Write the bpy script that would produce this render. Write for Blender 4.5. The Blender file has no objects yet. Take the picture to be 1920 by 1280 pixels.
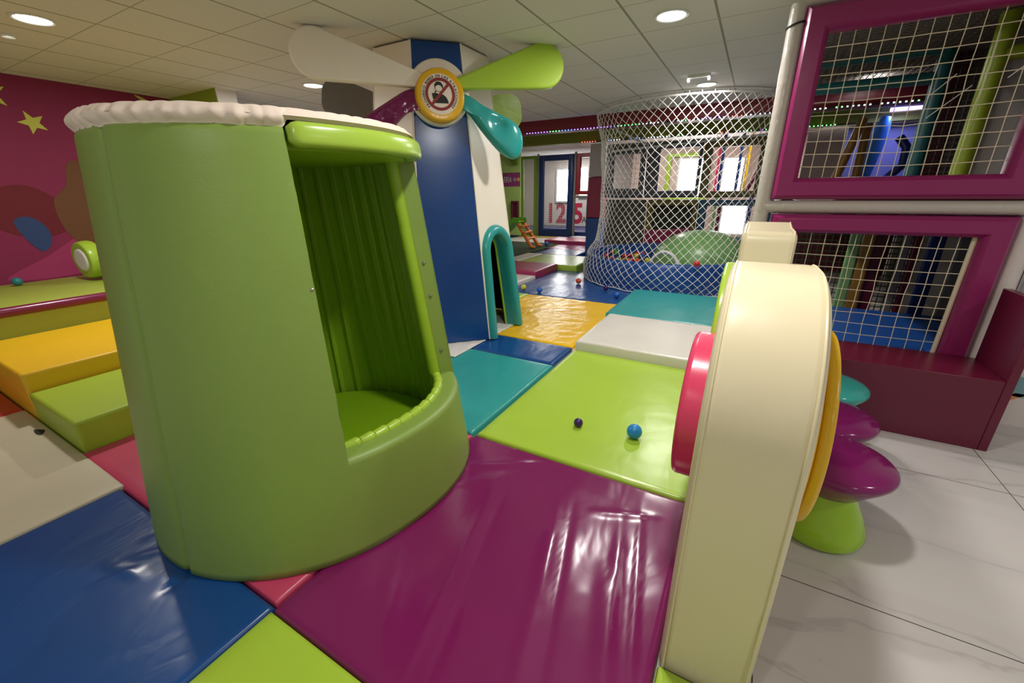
import bpy, bmesh, math, random
from math import sin, cos, pi, radians, sqrt
from mathutils import Vector, Matrix, noise, Quaternion
random.seed(7)
SC = bpy.context.scene
COL = SC.collection

# ------------------------------------------------------------------ materials
def lin(c):
    return tuple((v / 12.92 if v <= .04045 else ((v + .055) / 1.055) ** 2.4) for v in c)
def rgb(r, g, b):
    return lin((r / 255, g / 255, b / 255))
MATS = {}
def base_mat(name):
    m = bpy.data.materials.new(name)
    m.use_nodes = True
    nt = m.node_tree
    b = nt.nodes['Principled BSDF']
    return m, nt, b
def N(nt, kind, **kw):
    n = nt.nodes.new(kind)
    for k, v in kw.items():
        if k in n.inputs:
            n.inputs[k].default_value = v
        else:
            setattr(n, k, v)
    return n
def vinyl(name, c, rough=.3, wrinkle=.25, grain=.0, scale=9.0, tint=.06, spec=.5):
    """coated fabric: slight tone variation, soft creases, optional leather grain"""
    if name in MATS: return MATS[name]
    m, nt, b = base_mat(name)
    L = nt.links.new
    tc = N(nt, 'ShaderNodeTexCoord')
    n1 = N(nt, 'ShaderNodeTexNoise', Scale=2.2, Detail=3.0)
    L(tc.outputs['Object'], n1.inputs['Vector'])
    mix = N(nt, 'ShaderNodeMix', data_type='RGBA')
    mix.inputs[6].default_value = (*[v * (1 - tint) for v in c], 1)
    mix.inputs[7].default_value = (*[min(1, v * (1 + tint)) for v in c], 1)
    L(n1.outputs[0], mix.inputs[0]); L(mix.outputs[2], b.inputs['Base Color'])
    b.inputs['Roughness'].default_value = rough
    b.inputs['Specular IOR Level'].default_value = spec
    mp = N(nt, 'ShaderNodeMapping'); mp.inputs['Scale'].default_value = (1.0, .45, 1.0)
    mp.inputs['Rotation'].default_value = (0, 0, .5)
    L(tc.outputs['Object'], mp.inputs['Vector'])
    n2 = N(nt, 'ShaderNodeTexNoise', Scale=scale, Detail=2.5, Distortion=.8)
    L(mp.outputs[0], n2.inputs['Vector'])
    bp = N(nt, 'ShaderNodeBump', Strength=wrinkle, Distance=.02)
    L(n2.outputs[0], bp.inputs['Height'])
    last = bp
    if grain > 0:
        n3 = N(nt, 'ShaderNodeTexNoise', Scale=260.0, Detail=1.0)
        L(tc.outputs['Object'], n3.inputs['Vector'])
        b2 = N(nt, 'ShaderNodeBump', Strength=grain, Distance=.002)
        L(n3.outputs[0], b2.inputs['Height']); L(bp.outputs[0], b2.inputs['Normal'])
        last = b2
    L(last.outputs[0], b.inputs['Normal'])
    MATS[name] = m
    return m
def plain(name, c, rough=.5, metal=0.0):
    if name in MATS: return MATS[name]
    m, nt, b = base_mat(name)
    tc = N(nt, 'ShaderNodeTexCoord')
    n1 = N(nt, 'ShaderNodeTexNoise', Scale=14.0, Detail=2.0)
    nt.links.new(tc.outputs['Object'], n1.inputs['Vector'])
    mix = N(nt, 'ShaderNodeMix', data_type='RGBA')
    mix.inputs[6].default_value = (*[v * .95 for v in c], 1)
    mix.inputs[7].default_value = (*[min(1, v * 1.05) for v in c], 1)
    nt.links.new(n1.outputs[0], mix.inputs[0]); nt.links.new(mix.outputs[2], b.inputs['Base Color'])
    b.inputs['Roughness'].default_value = rough
    b.inputs['Metallic'].default_value = metal
    MATS[name] = m
    return m
def emit(name, c, s):
    if name in MATS: return MATS[name]
    m, nt, b = base_mat(name)
    b.inputs['Base Color'].default_value = (*c, 1)
    b.inputs['Emission Color'].default_value = (*c, 1)
    b.inputs['Emission Strength'].default_value = s
    MATS[name] = m
    return m

LIME = rgb(168, 200, 62); LIMED = rgb(150, 186, 44); GREEN = rgb(132, 158, 72)
BLUE = rgb(20, 72, 136); TEAL = rgb(48, 154, 152); PURP = rgb(122, 24, 86)
MAGE = rgb(140, 30, 92); YELL = rgb(240, 190, 30); PINK = rgb(222, 66, 104)
WHITE = rgb(232, 226, 214); CREAM = rgb(234, 221, 184); MAROON = rgb(120, 20, 58)
M_lime = vinyl('lime_vinyl', LIME, .28, .10); M_limed = vinyl('lime_soft_vinyl', LIMED, .38, .12)
M_green = vinyl('green_leatherette', GREEN, .42, .10, .25, 5.0); M_blue = vinyl('blue_vinyl', BLUE, .26, .16)
M_teal = vinyl('teal_vinyl', TEAL, .28, .14); M_purp = vinyl('purple_vinyl', PURP, .2, .22, 0, 5.0)
M_yell = vinyl('yellow_vinyl', YELL, .26, .3); M_pink = vinyl('pink_vinyl', PINK, .25, .08)
M_white = vinyl('white_vinyl', WHITE, .35, .1); M_whitemat = vinyl('white_mat_vinyl', rgb(222, 216, 206), .3, .14)
M_greymat = vinyl('worn_beige_vinyl', rgb(200, 190, 164), .5, .12, 0, 4.0)
M_cream = vinyl('cream_vinyl', CREAM, .3, .07, 0, 6.0)
M_mage = vinyl('magenta_vinyl', MAGE, .28, .06, 0, 5.0); M_maroonmat = vinyl('maroon_vinyl', rgb(158, 42, 88), .3, .08)
M_red = vinyl('red_vinyl', rgb(190, 56, 50), .35, .1)
M_bluewall = vinyl('blue_pad_vinyl', rgb(28, 78, 152), .35, .1)
M_bluepanel = vinyl('blue_panel_vinyl', rgb(14, 66, 138), .22, .03, 0, 3.0)
M_whitepanel = vinyl('white_panel_vinyl', rgb(246, 234, 220), .35, .03, 0, 3.0)
M_silver = vinyl('silver_grey_vinyl', rgb(186, 178, 168), .3, .25, 0, 14.0)
M_rope = plain('cream_rope', rgb(226, 212, 184), .8); M_rope2 = plain('white_rope', rgb(232, 228, 222), .8)
M_benchmar = plain('maroon_laminate', rgb(98, 18, 46), .3)
M_cloth = vinyl('white_cloth', rgb(238, 220, 204), .7, .2)
M_black = plain('black_ink', (.008, .008, .008), .5); M_redink = plain('red_ink', rgb(146, 40, 40), .5)
M_paper = plain('sign_white', rgb(244, 228, 214), .5)
M_pewter = plain('button_metal', rgb(190, 190, 180), .25, .9)
M_whitepl = plain('white_plastic', rgb(225, 225, 222), .4)

# ------------------------------------------------------------------ mesh builder
class MB:
    def __init__(s): s.v = []; s.f = []; s.mi = []; s.cur = 0
    def add(s, vs, fs):
        o = len(s.v); s.v += [tuple(v) for v in vs]
        for f in fs: s.f.append(tuple(i + o for i in f)); s.mi.append(s.cur)
        return o
    def box(s, x0, x1, y0, y1, z0, z1):
        vs = [(x, y, z) for z in (z0, z1) for y in (y0, y1) for x in (x0, x1)]
        s.add(vs, [(0, 2, 3, 1), (4, 5, 7, 6), (0, 1, 5, 4), (2, 6, 7, 3), (0, 4, 6, 2), (1, 3, 7, 5)])
    def grid(s, rows, closed_u=False, closed_v=False):
        """rows: list of equal-length lists of points"""
        n = len(rows); k = len(rows[0]); vs = [p for r in rows for p in r]; fs = []
        for i in range(n if closed_u else n - 1):
            for j in range(k if closed_v else k - 1):
                a = i * k + j; b = i * k + (j + 1) % k; c = ((i + 1) % n) * k + (j + 1) % k; d = ((i + 1) % n) * k + j
                fs.append((a, b, c, d))
        return s.add(vs, fs)
    def tube(s, pts, r, n=8, closed=False, cap=True):
        pts = [Vector(p) for p in pts]; rows = []; m = len(pts); up = None
        for i, p in enumerate(pts):
            if closed: t = pts[(i + 1) % m] - pts[i - 1]
            else: t = pts[min(i + 1, m - 1)] - pts[max(i - 1, 0)]
            if t.length < 1e-9: t = Vector((0, 0, 1))
            t.normalize()
            if up is None: up = Vector((0, 0, 1)) if abs(t.z) < .9 else Vector((1, 0, 0))
            a = t.cross(up)
            if a.length < 1e-6: a = t.orthogonal()
            a.normalize(); b = a.cross(t); up = b
            rr = r[i] if isinstance(r, (list, tuple)) else r
            rows.append([p + (a * cos(2 * pi * j / n) + b * sin(2 * pi * j / n)) * rr for j in range(n)])
        o = s.grid(rows, closed, True)
        if cap and not closed:
            s.f.append(tuple(o + j for j in range(n))); s.mi.append(s.cur)
            s.f.append(tuple(o + (m - 1) * n + j for j in reversed(range(n)))); s.mi.append(s.cur)
    def lathe(s, prof, c, n=40):
        rows = [[(c[0] + r * cos(2 * pi * j / n), c[1] + r * sin(2 * pi * j / n), c[2] + z) for j in range(n)] for r, z in prof]
        s.grid(rows, False, True)
    def sphere(s, c, r, n=20, m=12, sc=(1, 1, 1), z0=-1.0):
        rows = []
        for i in range(m + 1):
            t = -pi / 2 + pi * i / m
            if sin(t) < z0: t = math.asin(z0)
            rows.append([(c[0] + sc[0] * r * cos(t) * cos(2 * pi * j / n), c[1] + sc[1] * r * cos(t) * sin(2 * pi * j / n), c[2] + sc[2] * r * sin(t)) for j in range(n)])
        s.grid(rows, False, True)
    def prism(s, poly, F, d0, d1):
        """poly in (u,v); F maps (u,v,d) to a point"""
        n = len(poly)
        vs = [F(u, v, d0) for u, v in poly] + [F(u, v, d1) for u, v in poly]
        fs = [tuple(range(n))[::-1], tuple(range(n, 2 * n))] + [(i, (i + 1) % n, n + (i + 1) % n, n + i) for i in range(n)]
        s.add(vs, fs)
    def pillow(s, poly, F, d0, t, edge=.16, rings=9, dimples=(), inner=8):
        """soft slab: rounded rim, flat face, optional button dimples (u,v,radius,depth)"""
        n = len(poly); cu = sum(p[0] for p in poly) / n; cv = sum(p[1] for p in poly) / n
        ss = [1 - edge * (1 - cos(pi / 2 * i / rings)) for i in range(rings + 1)]
        hs = [sin(pi / 2 * i / rings) for i in range(rings + 1)]
        for i in range(1, inner): ss.append((1 - edge) * (1 - i / inner)); hs.append(1)
        rows = []
        for q, h in zip(ss, hs):
            row = []
            for u, v in poly:
                uu = cu + (u - cu) * q; vv = cv + (v - cv) * q; dd = t * h
                for du, dv, dr, dz in dimples:
                    dd -= dz * math.exp(-((uu - du) ** 2 + (vv - dv) ** 2) / dr ** 2)
                row.append(F(uu, vv, d0 + dd))
            rows.append(row)
        o = s.grid(rows, False, True)
        dd = t - sum(dz * math.exp(-((cu - du) ** 2 + (cv - dv) ** 2) / dr ** 2) for du, dv, dr, dz in dimples)
        c = s.add([F(cu, cv, d0 + dd)], [])
        k = o + (len(rows) - 1) * n
        for i in range(n): s.f.append((k + i, k + (i + 1) % n, c)); s.mi.append(s.cur)
        s.f.append(tuple(o + i for i in reversed(range(n)))); s.mi.append(s.cur)
    def frame(s, o, i, y, d, dirn=-1, steps=10, back=True):
        """padded frame in the XZ plane; o,i = (x0,x1,z0,z1) outer and inner"""
        def rect(r, yy): return [(r[0], yy, r[2]), (r[1], yy, r[2]), (r[1], yy, r[3]), (r[0], yy, r[3])]
        rows = []
        for k in range(steps + 1):
            a = pi * k / steps; t = (1 - cos(a)) / 2; h = d * min(1, sin(a) * 1.25) ** .8 if 0 < k < steps else 0
            r = [o[j] + (i[j] - o[j]) * t for j in range(4)]
            rows.append(rect(r, y + dirn * h))
        rows.append(rect(i, y - dirn * .03)); rows.append(rect(o, y - dirn * .03))
        s.grid(rows, True, True)
    def build(s, name, mat, parent=None, smooth=True, bevel=0, seg=2, angle=40, fix=True):
        me = bpy.data.meshes.new(name)
        me.from_pydata(s.v, [], s.f)
        for m in (mat if isinstance(mat, (list, tuple)) else [mat]): me.materials.append(m)
        for p, k in zip(me.polygons, s.mi): p.material_index = k
        if fix:
            bm = bmesh.new(); bm.from_mesh(me)
            bmesh.ops.remove_doubles(bm, verts=bm.verts, dist=1e-5)
            bmesh.ops.recalc_face_normals(bm, faces=bm.faces)
            bm.to_mesh(me); bm.free()
        if smooth:
            for p in me.polygons: p.use_smooth = True
            me.set_sharp_from_angle(angle=radians(angle))
        me.update()
        o = bpy.data.objects.new(name, me); COL.objects.link(o)
        if bevel:
            b = o.modifiers.new('bevel', 'BEVEL'); b.width = bevel; b.segments = seg; b.limit_method = 'ANGLE'; b.angle_limit = radians(35)
            b.harden_normals = False
        if parent is not None: adopt(o, parent)
        return o
def adopt(o, parent):
    o.parent = parent
    base = parent
    loc = Vector(parent.get('_loc', (0, 0, 0))) if parent.type == 'EMPTY' else Vector((0, 0, 0))
    o.matrix_parent_inverse = Matrix.Translation(-loc)
def thing(name, label, cat, loc, group=None):
    o = bpy.data.objects.new(name, None); o.empty_display_size = .1; COL.objects.link(o)
    o.location = loc; o['_loc'] = loc
    o['label'] = label; o['category'] = cat
    if group: o['group'] = group
    return o
def tag(o, label, cat, group=None):
    o['label'] = label; o['category'] = cat
    if group: o['group'] = group
    return o
def struct(o): o['kind'] = 'structure'; return o
def solo(mb, name, mat, label, cat, group=None, **kw):
    return tag(mb.build(name, mat, None, **kw), label, cat, group)
def dup(root, d, label=None):
    """copy of a thing moved by d, with copies of its parts"""
    r = root.copy(); COL.objects.link(r); r.location = root.location + Vector(d)
    if label: r['label'] = label
    for ch in root.children:
        c = ch.copy(); COL.objects.link(c); c.parent = r; c.matrix_parent_inverse = ch.matrix_parent_inverse.copy()
    return r
def circle(r, n=48, c=(0, 0), a0=0, a1=2 * pi, end=False):
    k = n - 1 if end else n
    return [(c[0] + r * cos(a0 + (a1 - a0) * i / k), c[1] + r * sin(a0 + (a1 - a0) * i / k)) for i in range(n)]
def spline(pts, n=10, closed=True):
    out = []; m = len(pts)
    for i in range(m if closed else m - 1):
        p0, p1, p2, p3 = [Vector(pts[(i + k) % m] if closed else pts[min(max(i + k, 0), m - 1)]) for k in (-1, 0, 1, 2)]
        for j in range(n):
            t = j / n
            out.append(tuple(.5 * (2 * p1 + (p2 - p0) * t + (2 * p0 - 5 * p1 + 4 * p2 - p3) * t * t + (3 * p1 - p0 - 3 * p2 + p3) * t ** 3)))
    if not closed: out.append(tuple(pts[-1]))
    return out

# ------------------------------------------------------------------ camera
F_PX, PITCH, ROLL, YAW = 768.02, radians(19.92226), radians(-.539382), radians(-29.65385)
cp, sp = cos(PITCH), sin(PITCH)
Rz = Matrix(((cos(YAW), -sin(YAW), 0), (sin(YAW), cos(YAW), 0), (0, 0, 1)))
B_ = Matrix(((1, 0, 0), (0, 0, -1), (0, 1, 0)))
Rx = Matrix(((1, 0, 0), (0, cp, -sp), (0, sp, cp)))
Rr = Matrix(((cos(ROLL), -sin(ROLL), 0), (sin(ROLL), cos(ROLL), 0), (0, 0, 1)))
W2C = Rr @ Rx @ B_ @ Rz                       # world -> camera (x right, y down, z forward)
C2W = (Matrix(((1, 0, 0), (0, -1, 0), (0, 0, -1))) @ W2C).transposed()
cam = bpy.data.cameras.new('camera'); cam.sensor_width = 36.0; cam.lens = 36.0 * F_PX / 1920
cam.clip_start = .02
co = bpy.data.objects.new('camera', cam); COL.objects.link(co)
co.matrix_world = Matrix.Translation((0, 0, 1.55)) @ C2W.to_4x4()
SC.camera = co

# ------------------------------------------------------------------ room shell
CEIL = 2.81
def ceiling_mat():
    m, nt, b = base_mat('ceiling_tiles'); L = nt.links.new
    tc = N(nt, 'ShaderNodeTexCoord'); sx = N(nt, 'ShaderNodeSeparateXYZ'); L(tc.outputs['Object'], sx.inputs[0])
    def line(sock, off, w):
        a = N(nt, 'ShaderNodeMath', operation='ADD'); a.inputs[1].default_value = 60 - off + .3; L(sock, a.inputs[0])
        d = N(nt, 'ShaderNodeMath', operation='MODULO'); d.inputs[1].default_value = .6; L(a.outputs[0], d.inputs[0])
        s = N(nt, 'ShaderNodeMath', operation='SUBTRACT'); s.inputs[1].default_value = .3; L(d.outputs[0], s.inputs[0])
        q = N(nt, 'ShaderNodeMath', operation='ABSOLUTE'); L(s.outputs[0], q.inputs[0])
        r = N(nt, 'ShaderNodeMath', operation='LESS_THAN'); r.inputs[1].default_value = w; L(q.outputs[0], r.inputs[0])
        return r
    lx = line(sx.outputs[0], -1.68, .009); ly = line(sx.outputs[1], 3.55, .005)
    n = N(nt, 'ShaderNodeTexNoise', Scale=90.0, Detail=3.0); L(tc.outputs['Object'], n.inputs['Vector'])
    mix = N(nt, 'ShaderNodeMix', data_type='RGBA'); c = rgb(224, 218, 216)
    mix.inputs[6].default_value = (*[v * .92 for v in c], 1); mix.inputs[7].default_value = (*[v * 1.06 for v in c], 1)
    L(n.outputs[0], mix.inputs[0])
    m2 = N(nt, 'ShaderNodeMix', data_type='RGBA'); L(lx.outputs[0], m2.inputs[0]); L(mix.outputs[2], m2.inputs[6]); m2.inputs[7].default_value = (*rgb(150, 147, 138), 1)
    m3 = N(nt, 'ShaderNodeMix', data_type='RGBA'); L(ly.outputs[0], m3.inputs[0]); L(m2.outputs[2], m3.inputs[6]); m3.inputs[7].default_value = (*rgb(176, 172, 162), 1)
    L(m3.outputs[2], b.inputs['Base Color']); b.inputs['Roughness'].default_value = .9
    bp = N(nt, 'ShaderNodeBump', Strength=.25, Distance=.004); L(n.outputs[0], bp.inputs['Height']); L(bp.outputs[0], b.inputs['Normal'])
    return m
def marble_mat():
    m, nt, b = base_mat('marble_tiles'); L = nt.links.new
    tc = N(nt, 'ShaderNodeTexCoord'); sx = N(nt, 'ShaderNodeSeparateXYZ'); L(tc.outputs['Object'], sx.inputs[0])
    def line(sock, off, per, w):
        a = N(nt, 'ShaderNodeMath', operation='ADD'); a.inputs[1].default_value = 40 * per - off + per / 2; L(sock, a.inputs[0])
        d = N(nt, 'ShaderNodeMath', operation='MODULO'); d.inputs[1].default_value = per; L(a.outputs[0], d.inputs[0])
        s = N(nt, 'ShaderNodeMath', operation='SUBTRACT'); s.inputs[1].default_value = per / 2; L(d.outputs[0], s.inputs[0])
        q = N(nt, 'ShaderNodeMath', operation='ABSOLUTE'); L(s.outputs[0], q.inputs[0])
        r = N(nt, 'ShaderNodeMath', operation='LESS_THAN'); r.inputs[1].default_value = w; L(q.outputs[0], r.inputs[0])
        return r
    ly = line(sx.outputs[1], 1.70, 1.18, .0022); lx = line(sx.outputs[0], 1.445, 1.2, .0022)
    mx = N(nt, 'ShaderNodeMath', operation='MAXIMUM'); L(lx.outputs[0], mx.inputs[0]); L(ly.outputs[0], mx.inputs[1])
    mp = N(nt, 'ShaderNodeMapping'); mp.inputs['Rotation'].default_value = (0, 0, -.35); mp.inputs['Scale'].default_value = (.55, 1.9, 1)
    L(tc.outputs['Object'], mp.inputs['Vector'])
    n = N(nt, 'ShaderNodeTexNoise', Scale=.9, Detail=9.0, Distortion=.9); L(mp.outputs[0], n.inputs['Vector'])
    s = N(nt, 'ShaderNodeMath', operation='SUBTRACT'); s.inputs[1].default_value = .5; L(n.outputs[0], s.inputs[0])
    q = N(nt, 'ShaderNodeMath', operation='ABSOLUTE'); L(s.outputs[0], q.inputs[0])
    cr = N(nt, 'ShaderNodeValToRGB'); L(q.outputs[0], cr.inputs[0])
    cr.color_ramp.elements[0].color = (*rgb(186, 180, 178), 1); cr.color_ramp.elements[1].position = .012; cr.color_ramp.elements[1].color = (*rgb(202, 197, 194), 1)
    e = cr.color_ramp.elements.new(.12); e.color = (*rgb(208, 203, 200), 1)
    m2 = N(nt, 'ShaderNodeMix', data_type='RGBA'); L(mx.outputs[0], m2.inputs[0]); L(cr.outputs[0], m2.inputs[6]); m2.inputs[7].default_value = (*rgb(62, 58, 56), 1)
    L(m2.outputs[2], b.inputs['Base Color']); b.inputs['Roughness'].default_value = .2
    return m
def wall(name, x0, x1, y0, y1, z0, z1, mat):
    mb = MB(); mb.box(x0, x1, y0, y1, z0, z1); return struct(mb.build(name, mat, smooth=False))
wall('floor', -8.6, 4.5, -2.5, 17, -.1, 0, marble_mat())
wall('ceiling', -8.6, 4.5, -2.5, 17, CEIL, CEIL + .1, ceiling_mat())
wl = wall('wall_left', -7.48, -7.28, -2.5, 3.45, 0, CEIL, plain('magenta_paint', rgb(138, 30, 76), .7))
wall('wall_left_far', -8.6, -8.4, 3.45, 17, 0, CEIL, plain('grey_paint', rgb(150, 146, 138), .8))
wall('wall_back', -8.4, 4.5, 15.6, 15.8, 0, CEIL, plain('pale_paint', rgb(226, 214, 206), .8))
wall('wall_right', 1.6, 4.5, 3.86, 3.98, 0, CEIL, plain('white_paint', rgb(228, 220, 214), .7))
wall('wall_right_far', 2.35, 2.5, 3.98, 15.6, 0, CEIL, plain('brown_grey_paint', rgb(120, 112, 106), .8))
# lime and white boxed pillar at the end of the magenta wall
mb = MB(); mb.box(-7.28, -6.08, 3.28, 3.3, 0, CEIL); mb.cur = 1; mb.box(-6.08, -6.06, 3.28, 3.52, 0, CEIL); mb.box(-7.28, -6.08, 3.3, 3.52, 0, CEIL)
struct(mb.build('pillar', [plain('lime_paint', rgb(140, 160, 40), .7), plain('white_paint', rgb(228, 220, 214), .7)], smooth=False))
# beams
wall('trim_1', -8.4, 2.35, 7.7, 7.95, 2.6, CEIL, plain('dark_red_paint', rgb(112, 14, 26), .5))
wall('trim_2', -8.4, 2.35, 9.6, 9.8, 2.6, CEIL, plain('olive_paint', rgb(124, 128, 34), .6))

# painted patches of the left wall mural
def wpatch(name, poly, mat, d=.004):
    mb = MB(); mb.prism(poly, lambda u, v, k: (-7.28 + k, u, v), .0005, d); o = mb.build(name, mat, wl, smooth=False); return o
def star(cu, cv, r, rot):
    return [(cu + (r if i % 2 == 0 else r * .42) * cos(rot + i * pi / 5), cv + (r if i % 2 == 0 else r * .42) * sin(rot + i * pi / 5)) for i in range(10)]
M_star = plain('star_yellow_paint', rgb(206, 204, 84), .7)
wpatch('painted_star', star(1.865, 2.345, .125, 1.95), M_star)
wpatch('painted_star', star(1.60, 2.60, .16, 1.75), M_star)
moon = spline([(2.9, 2.795), (3.02, 2.755), (3.1, 2.66), (3.14, 2.5), (3.06, 2.62), (2.98, 2.72)], 6)
wpatch('painted_moon', moon, M_star)
wpatch('painted_sweep', spline([(1.2, .66), (1.6, .9), (2.1, 1.2), (2.7, 1.35), (2.9, 1.1), (2.4, .9), (1.9, .66)], 8), plain('light_magenta_paint', rgb(166, 48, 100), .7), .002)
wpatch('painted_dome', spline([(1.2, 1.35), (1.35, 1.62), (1.62, 1.68), (1.85, 1.5), (1.9, 1.25), (1.7, 1.12), (1.4, 1.15)], 8), plain('dark_red_mural_paint', rgb(112, 14, 34), .7), .003)
wpatch('painted_boulder', spline([(1.82, 1.15), (1.8, 1.5), (1.95, 1.68), (2.05, 1.95), (2.3, 1.9), (2.5, 1.5), (2.5, 1.1), (2.25, .92), (1.98, .95)], 8), plain('brown_mural_paint', rgb(112, 68, 36), .7), .004)
wpatch('painted_pebble', spline([(1.42, 1.3), (1.55, 1.34), (1.66, 1.22), (1.66, 1.05), (1.56, .95), (1.46, 1.1)], 8), plain('blue_mural_paint', rgb(44, 66, 116), .7), .005)

# ------------------------------------------------------------------ lamps
lamp_pos = [(-.79, 3.89), (-.78, 6.37), (-4.95, 1.47), (-4.95, 3.84)]
hidden = [(-.3, 1.4, 32), (-.79, -1.2, 18), (2.9, 1.45, 20), (2.9, -1.2, 12)]
LLAB = ['round recessed ceiling downlight nearest the tall magenta play frame', 'round recessed ceiling downlight above the netted ball pit',
        'round recessed ceiling downlight near the magenta wall, high left corner', 'round recessed ceiling downlight under the white windmill blade']
M_lens = emit('lamp_lens', (1, .96, .9), 14.0)
for (x, y), lab in zip(lamp_pos, LLAB):
    t = thing('downlight', lab, 'ceiling lamp', (x, y, CEIL), 'recessed downlights')
    mb = MB(); mb.lathe([(.125, 0), (.128, -.006), (.115, -.012), (.104, -.008), (.1, 0)], (x, y, CEIL)); mb.build('trim_ring', M_whitepl, t)
    mb = MB(); mb.lathe([(.101, -.004), (.06, -.008), (.0005, -.009)], (x, y, CEIL)); mb.build('lens', M_lens, t)
def area(name, loc, size, power, color=(1, .97, .93), rot=(0, 0, 0), shape='DISK'):
    l = bpy.data.lights.new(name, 'AREA'); l.shape = shape; l.size = size; l.energy = power; l.color = color
    o = bpy.data.objects.new(name, l); COL.objects.link(o); o.location = loc; o.rotation_euler = rot
    return o
for x, y, pw in [(*q, 38) for q in lamp_pos] + hidden: area('lamp_light', (x, y, CEIL - .02), .2, pw)
for x, y, pw in [(-5.4, 11.5, 26), (-5.9, 14.4, 34), (-2.4, 11.2, 32), (.3, 11.3, 26), (.9, 6.4, 10)]: area('lamp_light', (x, y, CEIL - .02), .2, pw)  # unseen lamps; the one before the lettered board is added to brighten it
t = thing('spotlight', 'small round ceiling spotlight beside the downlight in the top left corner', 'ceiling lamp', (-5.58, 1.47, CEIL))
mb = MB(); mb.lathe([(.055, 0), (.058, -.012), (.04, -.02), (.036, -.004)], (-5.58, 1.47, CEIL)); mb.build('trim_ring', M_whitepl, t)
mb = MB(); mb.lathe([(.037, -.006), (.0005, -.012)], (-5.58, 1.47, CEIL)); mb.build('lens', emit('dim_lens', (1, .97, .95), 1.2), t)
t = thing('emergency_light', 'small white emergency light on the ceiling above the ball pit net', 'emergency light', (-.81, 5.83, CEIL))
mb = MB(); mb.box(-.93, -.69, 5.8, 5.86, CEIL - .03, CEIL); mb.build('housing', M_whitepl, t, bevel=.006)
for dx in (-.11, .11):
    mb = MB(); mb.box(-.81 + dx - .012, -.81 + dx + .012, 5.8, 5.86, CEIL - .06, CEIL - .03); mb.build('lamp_head', emit('cool_led', (1, 1, 1), 2.5), t, bevel=.004)

# ------------------------------------------------------------------ floor mats
def mat_mesh(x0, x1, y0, y1, z0, z1, res=.05, amp=.002, seed=0, fn=None, er=.018, nscale=3.0):
    mb = MB(); nx = max(4, int((x1 - x0) / res)); ny = max(4, int((y1 - y0) / res))
    def ts(a, b, n):
        e = er; core = [a + e + (b - a - 2 * e) * i / n for i in range(n + 1)]
        return [a, a + e * .3] + core + [b - e * .3, b]
    X = ts(x0, x1, nx); Y = ts(y0, y1, ny); rows = []
    for y in Y:
        row = []
        for x in X:
            d = min(x - x0, x1 - x, y - y0, y1 - y); k = min(1, d / er); h = er * (1 - sqrt(max(0, 1 - (1 - k) ** 2)))
            w = amp * noise.noise(Vector((x * nscale, y * nscale, seed))) + amp * .5 * noise.noise(Vector((x * nscale * 3, y * nscale * 2, seed + 9)))
            if fn: w += fn(x, y)
            row.append((x, y, z1 - h + w * k))
        rows.append(row)
    mb.grid(rows)
    loop = rows[0] + [r[-1] for r in rows[1:]] + rows[-1][::-1][1:] + [r[0] for r in rows[::-1][1:-1]]
    mb.grid([loop, [(p[0], p[1], z0) for p in loop]], False, True)
    return mb
def crease(x, y, ax, ay, bx, by, w, h):
    dx, dy = bx - ax, by - ay; L2 = dx * dx + dy * dy; t = ((x - ax) * dx + (y - ay) * dy) / L2
    if t < -.2 or t > 1.2: return 0
    d = abs((x - ax) * dy - (y - ay) * dx) / sqrt(L2); f = max(0, min(1, (t + .2) / .4, (1.2 - t) / .4))
    return h * f * math.exp(-(d / w) ** 2)
def purple_fn(x, y):
    s = 0
    for a in [(-.62, 1.5, -.42, .72, .03, .006), (-.55, 1.55, -.36, .8, .014, -.004), (-.32, 1.6, -.17, .85, .022, .006), (-.24, 1.66, -.1, .9, .012, .005),
              (-.98, 1.5, -.78, .62, .03, .005), (-.92, 1.52, -.7, .7, .015, -.004), (-1.2, 1.1, -.9, .62, .05, .005), (-1.25, 1.6, -.85, 1.85, .03, .006),
              (-.45, 1.62, -.2, 1.72, .025, .006), (-.6, 1.45, -.5, 1.1, .03, .006), (-.3, 1.3, -.2, .9, .03, .006), (-1.3, 1.35, -1.0, 1.62, .03, .005)]:
        s += crease(x, y, *a)
    s += .004 * max(0, noise.noise(Vector((x * 3.5 + y * 2, y * 1.3 - x, 3.1))))
    s += -.012 * max(0, (y - 1.75) / .15) * max(0, 1 - abs(x + .7) / .7)
    return s
def yellow_fn(x, y):
    return .005 * noise.noise(Vector((x * 6 + y * 3, y * 9 - x * 4, 1.7))) + .003 * noise.noise(Vector((x * 15, y * 22, 5)))
def blue_fn(x, y):
    return .003 * noise.noise(Vector((x * 8, y * 3, 2.2)))
def sub(*cr):
    return lambda x, y: sum(crease(x, y, *a) for a in cr)
nearblue = sub((-2.15, .36, -2.05, .5, .018, .008), (-2.2, .3, -2.0, .34, .016, .006), (-2.12, .22, -2.06, .36, .014, .006), (-2.22, .44, -2.16, .54, .014, .006), (-1.83, .36, -1.86, .5, .02, -.01))
limef = lambda x, y: .0012 * noise.noise(Vector((x * 14, y * 14, .3))) * (1 if x > -.5 else .3)
GM = 'soft play floor mats'
def mat_thing(x0, x1, y0, y1, z0, z1, m, label, fn=None, res=.05, amp=.002, er=.018):
    g = .002
    mb = mat_mesh(x0 + g, x1 - g, y0 + g, y1 - g, z0, z1, res, amp, x0 * 7.1 + y0, fn, er)
    return solo(mb, 'floor_mat', m, label, 'floor mat', GM, angle=60)
mat_thing(-1.38, .0, -.87, .525, 0, .05, M_lime, 'lime green floor mat at the bottom edge, between the blue and purple mats')
mat_thing(-2.79, -1.38, -.87, .54, 0, .05, M_blue, 'blue floor mat in the near left, touching the foot of the green booth', nearblue, .02)
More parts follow.
